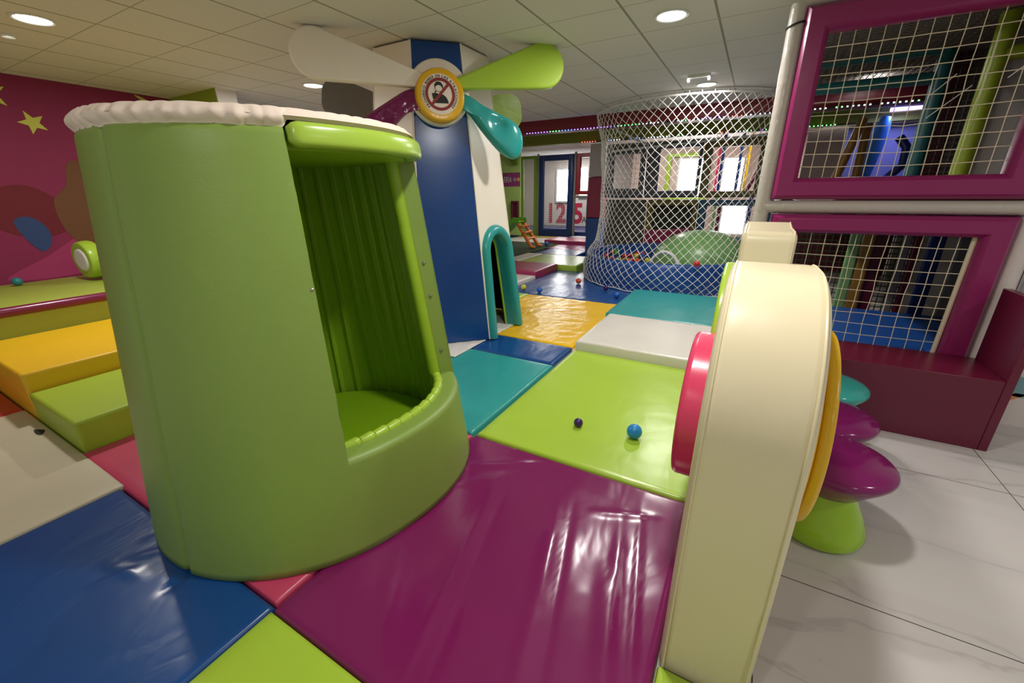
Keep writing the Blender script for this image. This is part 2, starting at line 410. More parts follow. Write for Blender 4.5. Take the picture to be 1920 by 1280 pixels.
mat_thing(-1.375, -.045, .525, 1.915, 0, .05, M_purp, 'large creased purple floor mat in the middle foreground', purple_fn, .014, .003)
mat_thing(-3.41, -1.385, .545, 1.905, 0, .05, vinyl('pink_mat_vinyl', rgb(196, 66, 100), .32, .1), 'pink floor mat mostly hidden under the green booth', None, .04, .001)
mat_thing(-4.55, -2.79, -.87, .568, 0, .05, M_greymat, 'worn beige floor mat at the left edge, in front of the steps', None, .04, .003)
mat_thing(-6.0, -4.55, -.87, .56, 0, .05, M_red, 'red floor mat at the far left edge beside the yellow step')
mat_thing(-2.79, -1.40, 1.91, 3.225, 0, .05, M_teal, 'teal floor mat between the green booth and the lime mat with two balls', None, .03, .003)
mat_thing(-2.79, -1.41, 3.235, 3.735, 0, .05, M_blue, 'narrow dark blue floor mat in front of the yellow mat', blue_fn, .03)
mat_thing(-2.9, -1.42, 3.745, 5.655, 0, .05, M_yell, 'wrinkled shiny yellow floor mat beside the windmill door', yellow_fn, .025, .003)
mat_thing(-1.375, -.045, 1.925, 3.70, 0, .05, M_lime, 'lime green floor mat with a purple and a blue ball on it', limef, .03)
mat_thing(-1.37, .0, 3.705, 4.86, 0, .14, M_whitemat, 'thick white floor mat behind the lime mat with two balls', blue_fn, .03, .004)
mat_thing(-1.42, .0, 4.865, 6.36, 0, .14, M_teal, 'thick teal floor mat in front of the netted ball pit', None, .04, .003)
mat_thing(-3.36, -1.43, 5.665, 7.84, 0, .05, M_blue, 'shiny blue floor mat with an orange ball, left of the ball pit', blue_fn, .03, .003)
mat_thing(-4.3, -2.905, 4.4, 5.655, 0, .05, M_lime, 'lime floor mat mostly hidden behind the windmill tower')
mat_thing(-4.6, -3.365, 5.7, 6.82, 0, .1, M_whitemat, 'low white floor mat behind the windmill, in front of the maroon mat')
mat_thing(-4.6, -3.365, 6.83, 7.84, 0, .17, M_maroonmat, 'thick maroon floor mat behind the windmill, beside the blue mat')
mat_thing(-4.34, -2.95, 7.85, 9.2, 0, .15, M_lime, 'thick lime floor mat left of the ball pit, beyond the blue mat', blue_fn)
mat_thing(-4.75, -4.345, 7.85, 9.2, 0, .15, M_whitemat, 'narrow cream floor mat beside the dark green turf')
mat_thing(-4.6, -3.5, 9.205, 10.2, 0, .15, M_blue, 'small blue floor mat seen beyond the thick lime mat', blue_fn)
mat_thing(-4.75, -3.6, 10.205, 11.3, 0, .15, M_purp, 'purple floor mat in the distance beside the three-colour column', blue_fn)
mat_thing(-5.3, -3.9, 11.305, 12.3, 0, .24, M_maroonmat, 'raised maroon floor mat in the distance before the red frame')
mat_thing(-5.1, -3.6, 12.305, 13.15, 0, .2, M_whitemat, 'pale floor mat farthest back, under the red frame')
mat_thing(-6.9, -5.305, 11.3, 12.5, 0, .15, M_whitemat, 'white floor mat between the turf and the blue door frame')
mat_thing(-6.9, -5.105, 12.505, 13.15, 0, .15, vinyl('tan_mat_vinyl', rgb(190, 160, 70), .3, .1), 'tan yellow floor mat at the foot of the blue framed door')
mb = mat_mesh(-7.2, -4.755, 7.9, 11.29, 0, .15, .12, .002)
solo(mb, 'turf_rug', plain('dark_green_turf', rgb(40, 58, 22), .98), 'dark green turf rug under the small orange ladder slide', 'rug')
# white wrinkled sheet at the windmill foot
mb = mat_mesh(-3.95, -2.31, 2.93, 4.36, .056, .062, .02, .002, 4, lambda x, y: .004 * max(0, sin((x * 1.0 + y * .55) * 42 + 2 * noise.noise(Vector((x * 3, y * 3, 1))))), .005)
solo(mb, 'floor_sheet', vinyl('white_sheet', rgb(228, 224, 216), .4, .2), 'crinkled white vinyl sheet under the windmill tower', 'floor sheet')
# lime corner flap beside cream panel
mb = mat_mesh(-.04, .62, .0, 1.045, 0, .055, .03, .003, 2, lambda x, y: .012 * max(0, (x - .1)) * 2)
solo(mb, 'floor_mat', M_lime, 'lime mat corner sticking out at the foot of the cream panel', 'floor mat', GM)
mb = MB(); mb.prism(spline([(-4.06, .5), (-4.0, .535), (-3.95, .52), (-3.93, .5), (-3.98, .49)], 4), lambda u, v, d: (u, v, d), .0505, .054)
solo(mb, 'scrap', plain('black_scrap', (.01, .01, .01), .7), 'tiny black scrap lying on the worn beige mat', 'scrap')

# steps and raised platform at the left wall
def block(name, x0, x1, y0, y1, z0, z1, m, label, cat, bev=.02):
    mb = MB(); mb.box(x0, x1, y0, y1, z0, z1); return solo(mb, name, m, label, cat, bevel=bev, seg=3)
block('foam_step', -4.265, -3.415, .57, 2.9, 0.001, .25, vinyl('step_lime', rgb(160, 184, 50), .45, .12), 'low lime green foam step next to the green booth', 'foam step')
block('foam_step', -5.52, -4.27, .57, 2.9, .001, .39, vinyl('step_yellow', rgb(232, 184, 28), .42, .15), 'yellow foam step above the low lime step', 'foam step')
t = thing('platform', 'raised lime green play platform with maroon edge below the magenta wall', 'platform', (-6.4, .6, 0))
mb = MB(); mb.box(-7.27, -5.53, .0, 3.25, .001, .62); mb.build('body', vinyl('platform_lime', rgb(166, 180, 70), .5, .08), t, bevel=.02)
mb = MB(); mb.tube([(-5.515, .0, .615), (-5.515, 3.25, .615)], .042, 14); mb.build('edge_roll', vinyl('edge_maroon', rgb(116, 26, 66), .25, .05), t)

# ------------------------------------------------------------------ balls
def ball(x, y, z, r, m, label, group=None):
    mb = MB(); mb.sphere((x, y, z + r), r, 24, 14); return solo(mb, 'play_ball', m, label, 'ball', group)
def bm(n, c): return plain('ball_' + n, c, .35)
ball(-.812, 2.325, .052, .031, bm('purple', rgb(58, 22, 96)), 'small dark purple ball on the lime mat', 'loose play balls')
ball(-.448, 2.369, .052, .048, bm('blue', rgb(30, 132, 204)), 'bright blue ball on the lime mat', 'loose play balls')
ball(-2.48, 6.72, .052, .048, bm('orange', rgb(214, 84, 40)), 'orange ball on the shiny blue mat', 'loose play balls')
ball(-1.6, 6.0, .052, .045, bm('midblue', rgb(28, 96, 190)), 'blue ball by the corner of the teal mat near the ball pit', 'loose play balls')
ball(-3.1, 5.85, .052, .045, bm('yellow', rgb(212, 210, 60)), 'yellow green ball at the edge of the windmill', 'loose play balls')
ball(-2.78, 5.78, .052, .045, bm('midblue', rgb(28, 96, 190)), 'blue ball on the blue mat near the yellow mat, beside the yellow ball', 'loose play balls')
ball(-1.9, 6.42, .052, .04, bm('purple', rgb(58, 22, 96)), 'dark purple ball at the foot of the ball pit net', 'loose play balls')
ball(-4.9, 10.6, .152, .06, bm('midblue', rgb(28, 96, 190)), 'blue ball far back on the edge of the turf', 'loose play balls')
ball(-7.05, 1.22, .625, .045, bm('teal', rgb(44, 130, 140)), 'teal ball on the platform below the magenta wall', 'loose play balls')

# ------------------------------------------------------------------ wheel toy on platform
t = thing('ride_on_toy', 'lime green wheeled toy on the platform by the magenta wall', 'ride-on toy', (-6.75, 1.75, .62))
ax = Vector((.12, -.99, 0)).normalized(); axu = Vector((.99, .12, 0)).normalized()
def WF(c):
    return lambda u, v, d: tuple(Vector(c) + axu * u + Vector((0, 0, v)) + ax * d)
F = WF((-6.72, 1.8, .86))
mb = MB(); mb.pillow(circle(.215, 40), F, 0, .09, .12); mb.pillow(circle(.215, 40), lambda u, v, d: F(u, v, -d), 0, .05, .12); mb.build('wheel', M_lime, t)
mb = MB(); mb.pillow(circle(.13, 32), F, .085, .02, .2); mb.build('hub', M_whitepl, t)
F2 = WF((-6.6, 1.98, .86))
mb = MB(); mb.pillow([(-.25, -.18), (.25, -.18), (.25, .12), (-.1, .16), (-.25, .05)], F2, -.05, .16, .2); mb.build('body', plain('navy_plastic', rgb(20, 24, 54), .4), t)

# ------------------------------------------------------------------ green booth
BC = Vector((-1.98, 1.225)); BZ = .055
def sm(a, b, x):
    t = max(0, min(1, (x - a) / (b - a))); return t * t * (3 - 2 * t)
def brad(th, z):
    d = (math.degrees(th) + 360) % 360
    if d > 270: d -= 360
    bump = sm(-15, 45, d) * (1 - sm(140, 215, d))
    return (.787 - .187 * (z - .05) / 1.77) * (1 + .085 * bump)
A0, A1 = radians(-25.3), radians(52)
LIP, TOP, TH = .51, 1.775, .1
def bpt(th, z, off): r = brad(th, z) - off; return (BC.x + r * cos(th), BC.y + r * sin(th), z)
def seam(th):
    d = math.degrees(th)
    if d > 180: d -= 360
    return .012 * math.exp(-((d + 80.2) / 1.1) ** 2) - (.004 if d > -80 else 0)
booth = thing('play_booth', 'tall green padded booth with lime pleated lining and white gathered roof', 'play booth', (BC.x, BC.y, BZ))
LOW = [BZ + (LIP - .03 - BZ) * i / 14 for i in range(15)]
def prof(th, top):
    P = [bpt(th, z, seam(th)) for z in LOW]
    for i in range(1, 17): z = LIP - .03 + (top - LIP) * i / 16; P.append(bpt(th, z, seam(th)))
    for i in range(1, 7): a = pi / 2 * i / 6; P.append(bpt(th, top - .03 + .03 * sin(a), .03 * (1 - cos(a)) + seam(th)))
    for i in range(0, 5): a = pi / 2 * i / 4; P.append(bpt(th, top - .02 + .02 * cos(a), TH - .02 + .02 * sin(a)))
    for i in range(1, 17): z = top - .02 + (LIP - .02 - top + .02) * i / 16; P.append(bpt(th, z, TH))
    for z in (LIP * .5, BZ + .02): P.append(bpt(th, z, TH))
    return P
mb = MB()
ang = [A1 + (2 * pi + A0 - A1) * i / 150 for i in range(151)]
sa = radians(360 - 80.2)
ang = sorted(ang + [sa + radians(k) for k in (-2.2, -1.6, -1.1, -.6, -.2, .2, .6, 1.1, 1.6, 2.2)])
rows = [prof(a, TOP) for a in ang] + [prof(A0 + (A1 - A0) * i / 40, LIP) for i in range(41)]
mb.grid(rows, True)
mb.build('shell', M_green, booth, angle=50)
# pleated lining
mb = MB(); rows = []
n = 620
for i in range(n + 1):
    a = A1 + .02 + (2 * pi + A0 - A1 - .04) * i / n
    ph = (math.degrees(a) / 9.4) % 1.0; g = .020 * ph - .022 * math.exp(-(min(ph, 1 - ph) / .055) ** 2)
    rows.append([bpt(a, BZ + .03 + (1.70 - BZ - .03) * k / 12, TH + .022 - g) for k in range(13)])
mb.grid(rows); mb.build('lining', M_limed, booth, angle=80)
mb = MB(); mb.tube([bpt(A1, LIP + .01 + (1.70 - LIP) * k / 10, TH + .012) for k in range(11)], .034, 12); mb.build('edge_roll', M_limed, booth)
mb = MB(); mb.tube([bpt(A0, LIP + .01 + (1.70 - LIP) * k / 10, TH + .012) for k in range(11)], .02, 10); mb.build('edge_roll', M_limed, booth)
# gathered piping on the lip
mb = MB(); m = 170; pts = []; rr = []
for i in range(m + 1):
    a = A0 + .01 + (A1 - A0 - .02) * i / m; ph = (i * 12 / m) % 1
    pts.append(bpt(a, LIP - .006 + .004 * ph, TH + .008)); rr.append(.022 + .006 * ph - .008 * math.exp(-(min(ph, 1 - ph) / .06) ** 2))
mb.tube(pts, rr, 12); mb.build('lip_piping', M_lime, booth, angle=80)
mb = MB(); mb.lathe([(.72, 0), (.72, .1), (.70, .125), (.66, .135), (.0005, .14)], (BC.x, BC.y + .02, BZ), 60)
mb.v = [(BC.x + (x - BC.x) * .93, y, z) for x, y, z in mb.v]; mb.build('seat_cushion', vinyl('seat_lime', rgb(150, 196, 30), .4, .05), booth)
# canopy over the opening and ceiling pad
mb = MB(); rows = []
for i in range(49):
    a = A0 + .015 + (A1 - A0 + .02) * i / 48; e = min(1, i / 3 + .55, (48 - i) / 3 + .55); P = []
    for k in range(24):
        b = 2 * pi * k / 24; cu = math.copysign(abs(cos(b)) ** .55, cos(b)); sv = math.copysign(abs(sin(b)) ** .55, sin(b))
        P.append(bpt(a, 1.746 + .042 * sv * e, .008 - .045 * cu * e))
    rows.append(P)
mb.grid(rows, False, True); mb.add(rows[0], [tuple(range(24))]); mb.add(rows[-1], [tuple(range(24))])
mb.build('canopy', vinyl('canopy_lime', rgb(164, 196, 70), .25, .04), booth, angle=60)
mb = MB(); rows = [[bpt(2 * pi * i / 72, 1.70 + dz, .05 + q) for i in range(72)] for q, dz in [(0, .06), (0, 0), (.25, -.005), (.45, -.005)]]
mb.grid(rows, False, True); o_ = len(mb.v); mb.f.append(tuple(len(mb.v) - 72 + i for i in range(72))); mb.mi.append(0)
mb.build('ceiling_pad', M_limed, booth)
# white roof with gathered skirt
mb = MB(); rows = []
for q, dz in [(-.012, 0), (-.004, .012), (.03, .018), (.2, .022), (.4, .024), (.52, .025)]:
    rows.append([bpt(2 * pi * i / 96, 1.802 + dz - .0, q) for i in range(96)])
mb.grid(rows, False, True); mb.f.append(tuple(len(mb.v) - 96 + i for i in range(96))); mb.mi.append(0)
mb.build('roof', M_cloth, booth)
mb = MB(); rows = []
n = 900
for i in range(n):
    a = A1 + 2 * pi * i / n; d = math.degrees(a) % 360
    op = sm(A1 * 57.2958 - 360 + 360 - 2, A1 * 57.2958, d) if d < 180 else 1 - sm(360 + A0 * 57.2958, 360 + A0 * 57.2958 + 2, d)
    if d < A1 * 57.2958 - 2: op = 0
    ph = d / 7.5 + .35 * sin(d * .21); f = abs(sin(ph * pi)) ** .6; nz = noise.noise(Vector((d * .2, 0, 1)))
    nz2 = 1.3 * noise.noise(Vector((d * .33, 3, 1))); nz3 = noise.noise(Vector((d * 1.3, 7, 2)))
    low = (1.770 + .010 * nz - .009 * f) * op + 1.792 * (1 - op); top = 1.827 + .003 * f; row = []
    for k in range(13):
        t = k / 12; z = top + (low - top) * t
        bulge = (.018 * sin(pi * min(1, t * 1.1)) + .004) * op + .004 * sin(pi * t)
        fold = (.007 * nz2 + .004 * noise.noise(Vector((d * .16, t * 2.2, 5))) + .003 * f) * sin(pi * min(1, .12 + t * .9)) * (.25 + .75 * op)
        row.append(bpt(a, z, .012 - bulge - fold))
    rows.append(row)
mb.grid(rows, True); mb.build('roof_skirt', M_cloth, booth, angle=80)
sol = booth.children[-1].modifiers.new('solid', 'SOLIDIFY'); sol.thickness = .004
# tufting buttons: on the right jamb, and one on the left edge
for a, z, off in [(A1 - .008, 1.19, .045), (A1 - .008, 1.0, .045), (A1 - .008, .66, .045)]:
    p = Vector(bpt(a, z, off)); nn = Vector((sin(A1), -cos(A1), 0))
    q = nn.to_track_quat('Z', 'Y').to_matrix()
    mb = MB(); mb.lathe([(.001, .007), (.006, .006), (.009, .002), (.01, -.003)], (0, 0, 0), 14)
    mb.v = [tuple(p + q @ Vector(v)) for v in mb.v]; mb.build('button', M_pewter, booth)
p = Vector(bpt(A0 - .012, 1.22, -.001)); mb = MB(); mb.sphere(p, .008, 12, 8); mb.build('button', M_pewter, booth)

# ------------------------------------------------------------------ windmill tower
TC = Vector((-3.03, 3.74)); TB = Vector((-3.12, 3.86)); ZB, ZT = .065, 2.795; SB, ST = .70, .438
def side(z): return ST + (SB - ST) * (ZT - z) / (ZT - ZB)
def cen(z): return TC + (TB - TC) * ((ZT - z) / (ZT - ZB))
KT = 1.2071 * (SB - ST) / (ZT - ZB)
wm = thing('windmill_tower', 'octagonal blue and white padded windmill tower with four coloured blades', 'play tower', (TC.x, TC.y, ZB))
def facetF(k):
    a = radians(-90 + 45 * k); nrm = Vector((cos(a), sin(a), 0)); tan = Vector((-sin(a), cos(a), 0))
    def f(u, z, d):
        c_ = cen(z); p = Vector((c_.x, c_.y, 0)) + nrm * (1.2071 * side(z) + d) + tan * u; return (p.x, p.y, z)
    return f
DZ, DR = .95, .235        # door: arch springing height and arch radius, in the facet's own axes
def leg(z): return DR + .055 * (DZ - z) / DZ
path = [(-leg(z), z) for z in (ZB, .3, .6, .8)] + [(DR * cos(x), DZ + DR * sin(x)) for x in [pi - pi * i / 20 for i in range(21)]] + [(leg(z), z) for z in (.8, .6, .3, ZB)]
def inset(q): return [(u * q, DZ + (z - DZ) * q if z > DZ else z) for u, z in path]
for k in range(8):
    f = facetF(k); mb = MB(); e = .006
    b, t_ = side(ZB) / 2 - e, side(ZT) / 2 - e
    if k == 2:
        poly = [(b, ZB), (t_, ZT), (-t_, ZT), (-b, ZB)] + inset(.95)
    else: poly = [(-b, ZB), (b, ZB), (t_, ZT), (-t_, ZT)]
    mb.prism(poly, f, -.05, 0)
    mb.build('blue_panel' if k in (1, 3, 5, 7) else 'white_panel', M_bluepanel if k in (1, 3, 5, 7) else M_whitepanel, wm, bevel=.008, smooth=False)
mb = MB(); mb.prism([(1.05 * side(ZT) * cos(radians(22.5 + 45 * i)) * 1.2, 1.05 * side(ZT) * sin(radians(22.5 + 45 * i)) * 1.2) for i in range(8)], lambda u, v, d: (TC.x + u, TC.y + v, d), ZT - .06, ZT - .02)
mb.build('top_board', M_whitepanel, wm, smooth=False)
for k in range(8):   # white piping on each corner
    f = facetF(k); mb = MB(); mb.tube([f(side(z) / 2, z, -.004) for z in (ZB, 1.4, ZT)], .007, 8)
    mb.build('corner_piping', M_whitepanel, wm)
f2 = facetF(2)
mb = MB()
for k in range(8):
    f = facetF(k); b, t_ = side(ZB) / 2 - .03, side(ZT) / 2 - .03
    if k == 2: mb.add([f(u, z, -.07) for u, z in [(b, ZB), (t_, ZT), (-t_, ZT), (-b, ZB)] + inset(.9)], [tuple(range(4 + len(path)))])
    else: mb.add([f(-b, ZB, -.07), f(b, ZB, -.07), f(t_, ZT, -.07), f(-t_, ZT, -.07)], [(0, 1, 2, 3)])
mb.build('inner_lining', plain('black_lining', (.006, .006, .007), .9), wm, smooth=False)  # added black sheets put the darkness inside the tower into the colour
mb = MB(); rows = []
for u, z in path:
    # outward direction in the facet plane
    if z < DZ: ou, oz = (-1 if u < 0 else 1), 0
    else: l = sqrt(u * u + (z - DZ) ** 2); ou, oz = u / l, (z - DZ) / l
    P = []
    for j in range(16):
        a = 2 * pi * j / 16; cu = math.copysign(abs(cos(a)) ** .7, cos(a)); sv = math.copysign(abs(sin(a)) ** .7, sin(a))
        P.append(f2(u + ou * .055 * cu, max(ZB, z + oz * .055 * cu), -.03 + .085 * sv))
    rows.append(P)
mb.grid(rows, False, True); mb.add(rows[0], [tuple(range(16))]); mb.add(rows[-1], [tuple(range(16))])
mb.build('door_arch', M_teal, wm, angle=60)
mb = MB(); mb.tube([f2(u, z, -.125) for u, z in inset(.77)], .012, 8); mb.build('door_piping', M_limed, wm)
mb = MB(); rows = [[f2(*inset(q)[i_], dd) for q, dd in ((.79, -.01), (.78, -.13), (.86, -.13), (.88, -.01))] for i_ in range(len(path))]
mb.grid(rows, False, True); mb.build('door_jamb', M_teal, wm, angle=60)
# rotor frame
nF = Vector((.70473661, -.70473661, .08180845)).normalized(); eu = Vector((.70710678, .70710678, 0)); ev = nF.cross(eu)
P0 = Vector((-2.619, 3.361, 2.35))
def RF(u, v, d): return tuple(P0 + eu * u + ev * v + nF * d)
mb = MB(); mb.pillow(circle(.272, 64, (-.022, .042)), RF, -.005, .06, .08); mb.build('back_disc', M_whitepanel, wm)
def hull(pts):
    pts = sorted(set(pts)); out = []
    for seq in (pts, pts[::-1]):
        h = []
        for q in seq:
            while len(h) > 1 and (h[-1][0] - h[-2][0]) * (q[1] - h[-2][1]) - (h[-1][1] - h[-2][1]) * (q[0] - h[-2][0]) <= 0: h.pop()
            h.append(q)
        out += h[:-1]
    return out
W = hull([(-.1, .14), (-.1, .05)] + circle(.188, 40, (-1.0, .26)))
Lm = hull([(.08, .12), (.08, .05)] + circle(.188, 40, (.945, .287)))
T = [(.08, .03), (.208, .03), (.451, -.088), (.599, -.15), (.71, -.24), (.735, -.38), (.665, -.50), (.52, -.455), (.35, -.28), (.205, -.11), (.08, -.08)]
P = [(-.06, .04), (-.23, .05), (-.326, .032), (-.5, -.07), (-.66, -.17), (-.8, -.32), (-.8, -.46), (-.68, -.53), (-.56, -.46), (-.44, -.26), (-.253, -.105), (-.06, -.08)]
for poly, m, dm in [(W, M_whitepanel, ()), (Lm, M_lime, ()), (T, vinyl('glossy_teal_vinyl', TEAL, .22, .16, 0, 8.0), [(.35, -.06, .06, .03), (.5, -.2, .08, .05)]), (P, vinyl('crumpled_purple_vinyl', PURP, .14, .5, 0, 13.0), [(-.52, -.2, .07, .04), (-.66, -.33, .07, .04), (-.42, -.1, .03, .012), (-.58, -.13, .02, .02)])]:
    mb = MB()
    if dm: mb.pillow(spline(poly, 6), RF, .055, .075, .5, 9, dm); mb.build('blade', m, wm, angle=70)
    else: mb.prism(poly, RF, .05, .125); mb.build('blade', m, wm, bevel=.018, seg=4, angle=50)
mb = MB(); mb.pillow(circle(.216, 64, (-.03, -.012)), RF, .1, .075, .1); mb.build('hub', vinyl('hub_yellow', rgb(238, 182, 32), .22, .12, 0, 12.0), wm)
# prohibition sign on the hub
SCN = (-.032, -.012)
def SF(u, v, d): return RF(SCN[0] + u, SCN[1] + v, .175 + d)
mb = MB(); mb.prism(circle(.158, 64), SF, -.002, .002); sign = mb.build('sign_disc', M_paper, wm, smooth=False)
mb = MB(); R0, R1 = .103, .127
mb.grid([[SF(r * cos(2 * pi * i / 64), r * sin(2 * pi * i / 64), d) for i in range(64)] for r, d in ((R0, .002), (R0, .004), (R1, .004), (R1, .002))], True, True)
c45, s45 = cos(radians(47)), sin(radians(47))
def slash(u, v): return (u * c45 - v * s45, u * s45 + v * c45)
mb.prism([slash(-.108, -.011), slash(.108, -.011), slash(.108, .011), slash(-.108, .011)], lambda u, v, d: SF(u, v, d), .0022, .0044)
mb.build('red_ring', M_redink, sign, smooth=False)
mb = MB()
S = .00046
def pict(poly): return [((x - 540) * S, (655 - y) * S) for x, y in poly]
mb.prism(pict([(440, 805), (690, 805), (680, 755), (650, 700), (600, 660), (550, 645), (500, 660), (470, 720), (455, 770)]), SF, .002, .003)
mb.prism(pict([(385, 640), (480, 635), (505, 650), (490, 700), (455, 745), (400, 740)]), SF, .002, .003)
mb.prism(pict([(395, 750), (440, 760), (450, 805), (395, 805)]), SF, .002, .003)
mb.prism(pict([(445, 560), (440, 500), (470, 455), (520, 440), (570, 460), (600, 505), (605, 560), (585, 545), (555, 510), (520, 500), (475, 515), (458, 540)]), SF, .002, .003)
ring = [(520 + 78 * cos(x), 545 + 72 * sin(x)) for x in [pi * (-.05) + pi * 1.1 * i / 20 for i in range(21)]]
mb.prism(pict(ring + [(520 + (p[0] - 520) * .88, 545 + (p[1] - 545) * .88) for p in ring[::-1]]), SF, .002, .003)
mb.prism(pict([(430, 620), (470, 590), (480, 600), (445, 640)]), SF, .002, .003)
mb.build('drinking_figure', M_black, sign, smooth=False)
def text_mesh(s, size, bold=0.0):
    cu = bpy.data.curves.new('t', 'FONT'); cu.body = s; cu.size = size; cu.align_x = 'CENTER'; cu.align_y = 'BOTTOM_BASELINE'; cu.resolution_u = 3; cu.offset = bold
    ob = bpy.data.objects.new('t', cu); COL.objects.link(ob)
    dg = bpy.context.evaluated_depsgraph_get(); me = bpy.data.meshes.new_from_object(ob.evaluated_get(dg))
    vs = [tuple(v.co) for v in me.vertices]; fs = [tuple(p.vertices) for p in me.polygons]
    xs = [v[0] for v in vs] or [0, 0]
    bpy.data.objects.remove(ob); bpy.data.curves.remove(cu); bpy.data.meshes.remove(me)
    return vs, fs, max(xs) - min(xs)
msg = 'PROHIBIDO BEBER EN LAS ATRACCIONES'
wid = []; glyph = {}
for ch in msg:
    if ch == ' ': wid.append(.010); continue
    if ch not in glyph: glyph[ch] = text_mesh(ch, .027, .0008)
    wid.append(glyph[ch][2] + .0032)
tot = sum(wid); a_ = radians(228); span = radians(228 + 48); mb = MB(); pos = 0
for ch, w in zip(msg, wid):
    th = a_ - span * (pos + w / 2) / tot; pos += w
    if ch == ' ': continue
    vs, fs, _ = glyph[ch]; r = .1315; rot = th - pi / 2
    mb.add([SF(r * cos(th) + (x * 1.12 * cos(rot) - y * sin(rot)), r * sin(th) + (x * 1.12 * sin(rot) + y * cos(rot)), .0032) for x, y, z in vs], fs)
mb.build('lettering', M_black, sign, smooth=False, fix=False)
# rear rotor on the opposite facet
P1 = Vector((cen(2.35).x - .70710678 * 1.2071 * side(2.35), cen(2.35).y + .70710678 * 1.2071 * side(2.35), 2.35))
nB = Vector((-nF.x, -nF.y, nF.z)); euB = -eu; evB = nB.cross(euB)
def RB(ang_):
    c, s = cos(ang_), sin(ang_)
    def f(u, v, d):
        x, y = u * c - v * s, u * s + v * c
        return tuple(P1 + euB * x + evB * y + nB * d)
    return f
BL = [(.08, .05), (.3, .09), (.7, .17), (1.0, .2), (1.12, .12), (1.14, 0), (1.12, -.12), (1.0, -.2), (.7, -.17), (.3, -.09), (.08, -.05)]
for a_, m in [(radians(173), M_lime), (radians(10), plain('grey_blade', rgb(120, 112, 106), .5)), (radians(-22), M_purp), (radians(95), M_teal)]:  # the grey one is a white blade with its shade put into the colour
    mb = MB(); mb.pillow(spline(BL, 6), RB(a_), .05, .07, .12); mb.build('blade', m, wm)
mb = MB(); mb.pillow(circle(.22, 40), RB(0), .0, .16, .1); mb.build('hub', M_yell, wm)

# ------------------------------------------------------------------ cream play panel
pp = thing('play_divider', 'thick cream padded play panel with a pink and a yellow disc, right foreground', 'play panel', (.09, 1.9, 0))
def arc(cx, cz, r, a0, a1, n=16): return [(cx + r * cos(radians(a0 + (a1 - a0) * i / n)), cz + r * sin(radians(a0 + (a1 - a0) * i / n))) for i in range(n + 1)]
body = [(1.06, .0), (1.055, .45)] + arc(1.52, .86, .455, 180, 90, 20) + [(1.66, 1.312)] + arc(1.7, 1.06, .25, 90, 0, 8) + [(2.0, .9), (2.65, .9)] + \
       arc(2.72, 1.28, .06, 180, 90, 8) + [(3.0, 1.34)] + arc(3.2, 1.16, .2, 90, 0, 8) + [(3.42, .6), (3.42, 0)]
PX0, PX1 = -.042, .222
def PFm(u, v, d): return (d, u, v)
mb = MB(); mb.prism(body, PFm, PX0, PX1); mb.build('body', M_cream, pp, bevel=.03, seg=4, angle=50)
outl = [p for p in body]
for x in (PX0 + .016, PX1 - .016):
    mb = MB(); mb.tube([(x, u - (.006 if False else 0), v) for u, v in [(1.047, .02)] + [(u, v) for u, v in body[1:-2]] ], .004, 8); mb.build('seam_piping', M_cream, pp)
def disc(cy, cz, r, x0, x1, m, name, e=.02):
    mb = MB(); mb.prism(circle(r, 72, (cy, cz)), lambda u, v, d: (d, u, v), x0, x1); return mb.build(name, m, pp, bevel=e, seg=4, angle=50)
disc(1.74, .70, .305, PX0 + .01, PX0 - .09, M_pink, 'pink_disc')
disc(2.2, .87, .36, PX0 + .01, PX0 - .04, M_lime, 'lime_disc', .012)
disc(1.58, .79, .345, PX1 - .01, PX1 + .033, M_yell, 'yellow_disc', .012)
disc(1.58, .79, .33, PX1 + .034, PX1 + .07, M_yell, 'yellow_disc', .014)

# ------------------------------------------------------------------ mushroom stools
def stool(x, y, cap, base, label, rs=1.0):
    t = thing('mushroom_stool', label, 'stool', (x, y, 0), 'mushroom stools')
    mb = MB(); mb.lathe([(.0005, .004), (.15, .002), (.178, .012), (.188, .04), (.182, .075), (.158, .14), (.128, .2), (.11, .25), (.105, .29), (.0005, .29)], (x, y, 0), 48); mb.build('base', base, t)
    mb = MB(); mb.lathe([(.0005, .245), (.118, .245), (.128, .252), (.17, .305), (.21, .352), (.224, .372), (.228, .386), (.224, .4), (.21, .412), (.15, .432), (.08, .442), (.0005, .445)], (x, y, 0), 48); mb.build('cap', cap, t)
M_pg = plain('purple_glossy_plastic', rgb(122, 22, 92), .15); M_lg = plain('lime_glossy_plastic', rgb(160, 204, 40), .15); M_tg = plain('teal_glossy_plastic', rgb(58, 168, 160), .15)
stool(.5, 2.1, M_pg, M_lg, 'mushroom stool with purple cap and lime foot, nearest one, on the marble tiles')
stool(.52, 2.56, M_pg, M_tg, 'mushroom stool with purple cap behind the nearest stool')
stool(.56, 3.02, M_tg, M_pg, 'mushroom stool with teal cap closest to the maroon bench')

# ------------------------------------------------------------------ bench
t = thing('bench', 'maroon box bench with a high end panel under the netted play frame', 'bench', (.85, 3.6, 0))
mb = MB(); mb.box(.33, 1.46, 3.35, 3.785, 0, .47); mb.build('seat_box', M_benchmar, t, bevel=.004)
mb = MB(); mb.box(1.461, 1.505, 3.35, 3.785, 0, .95); mb.build('end_panel', M_benchmar, t, bevel=.004)

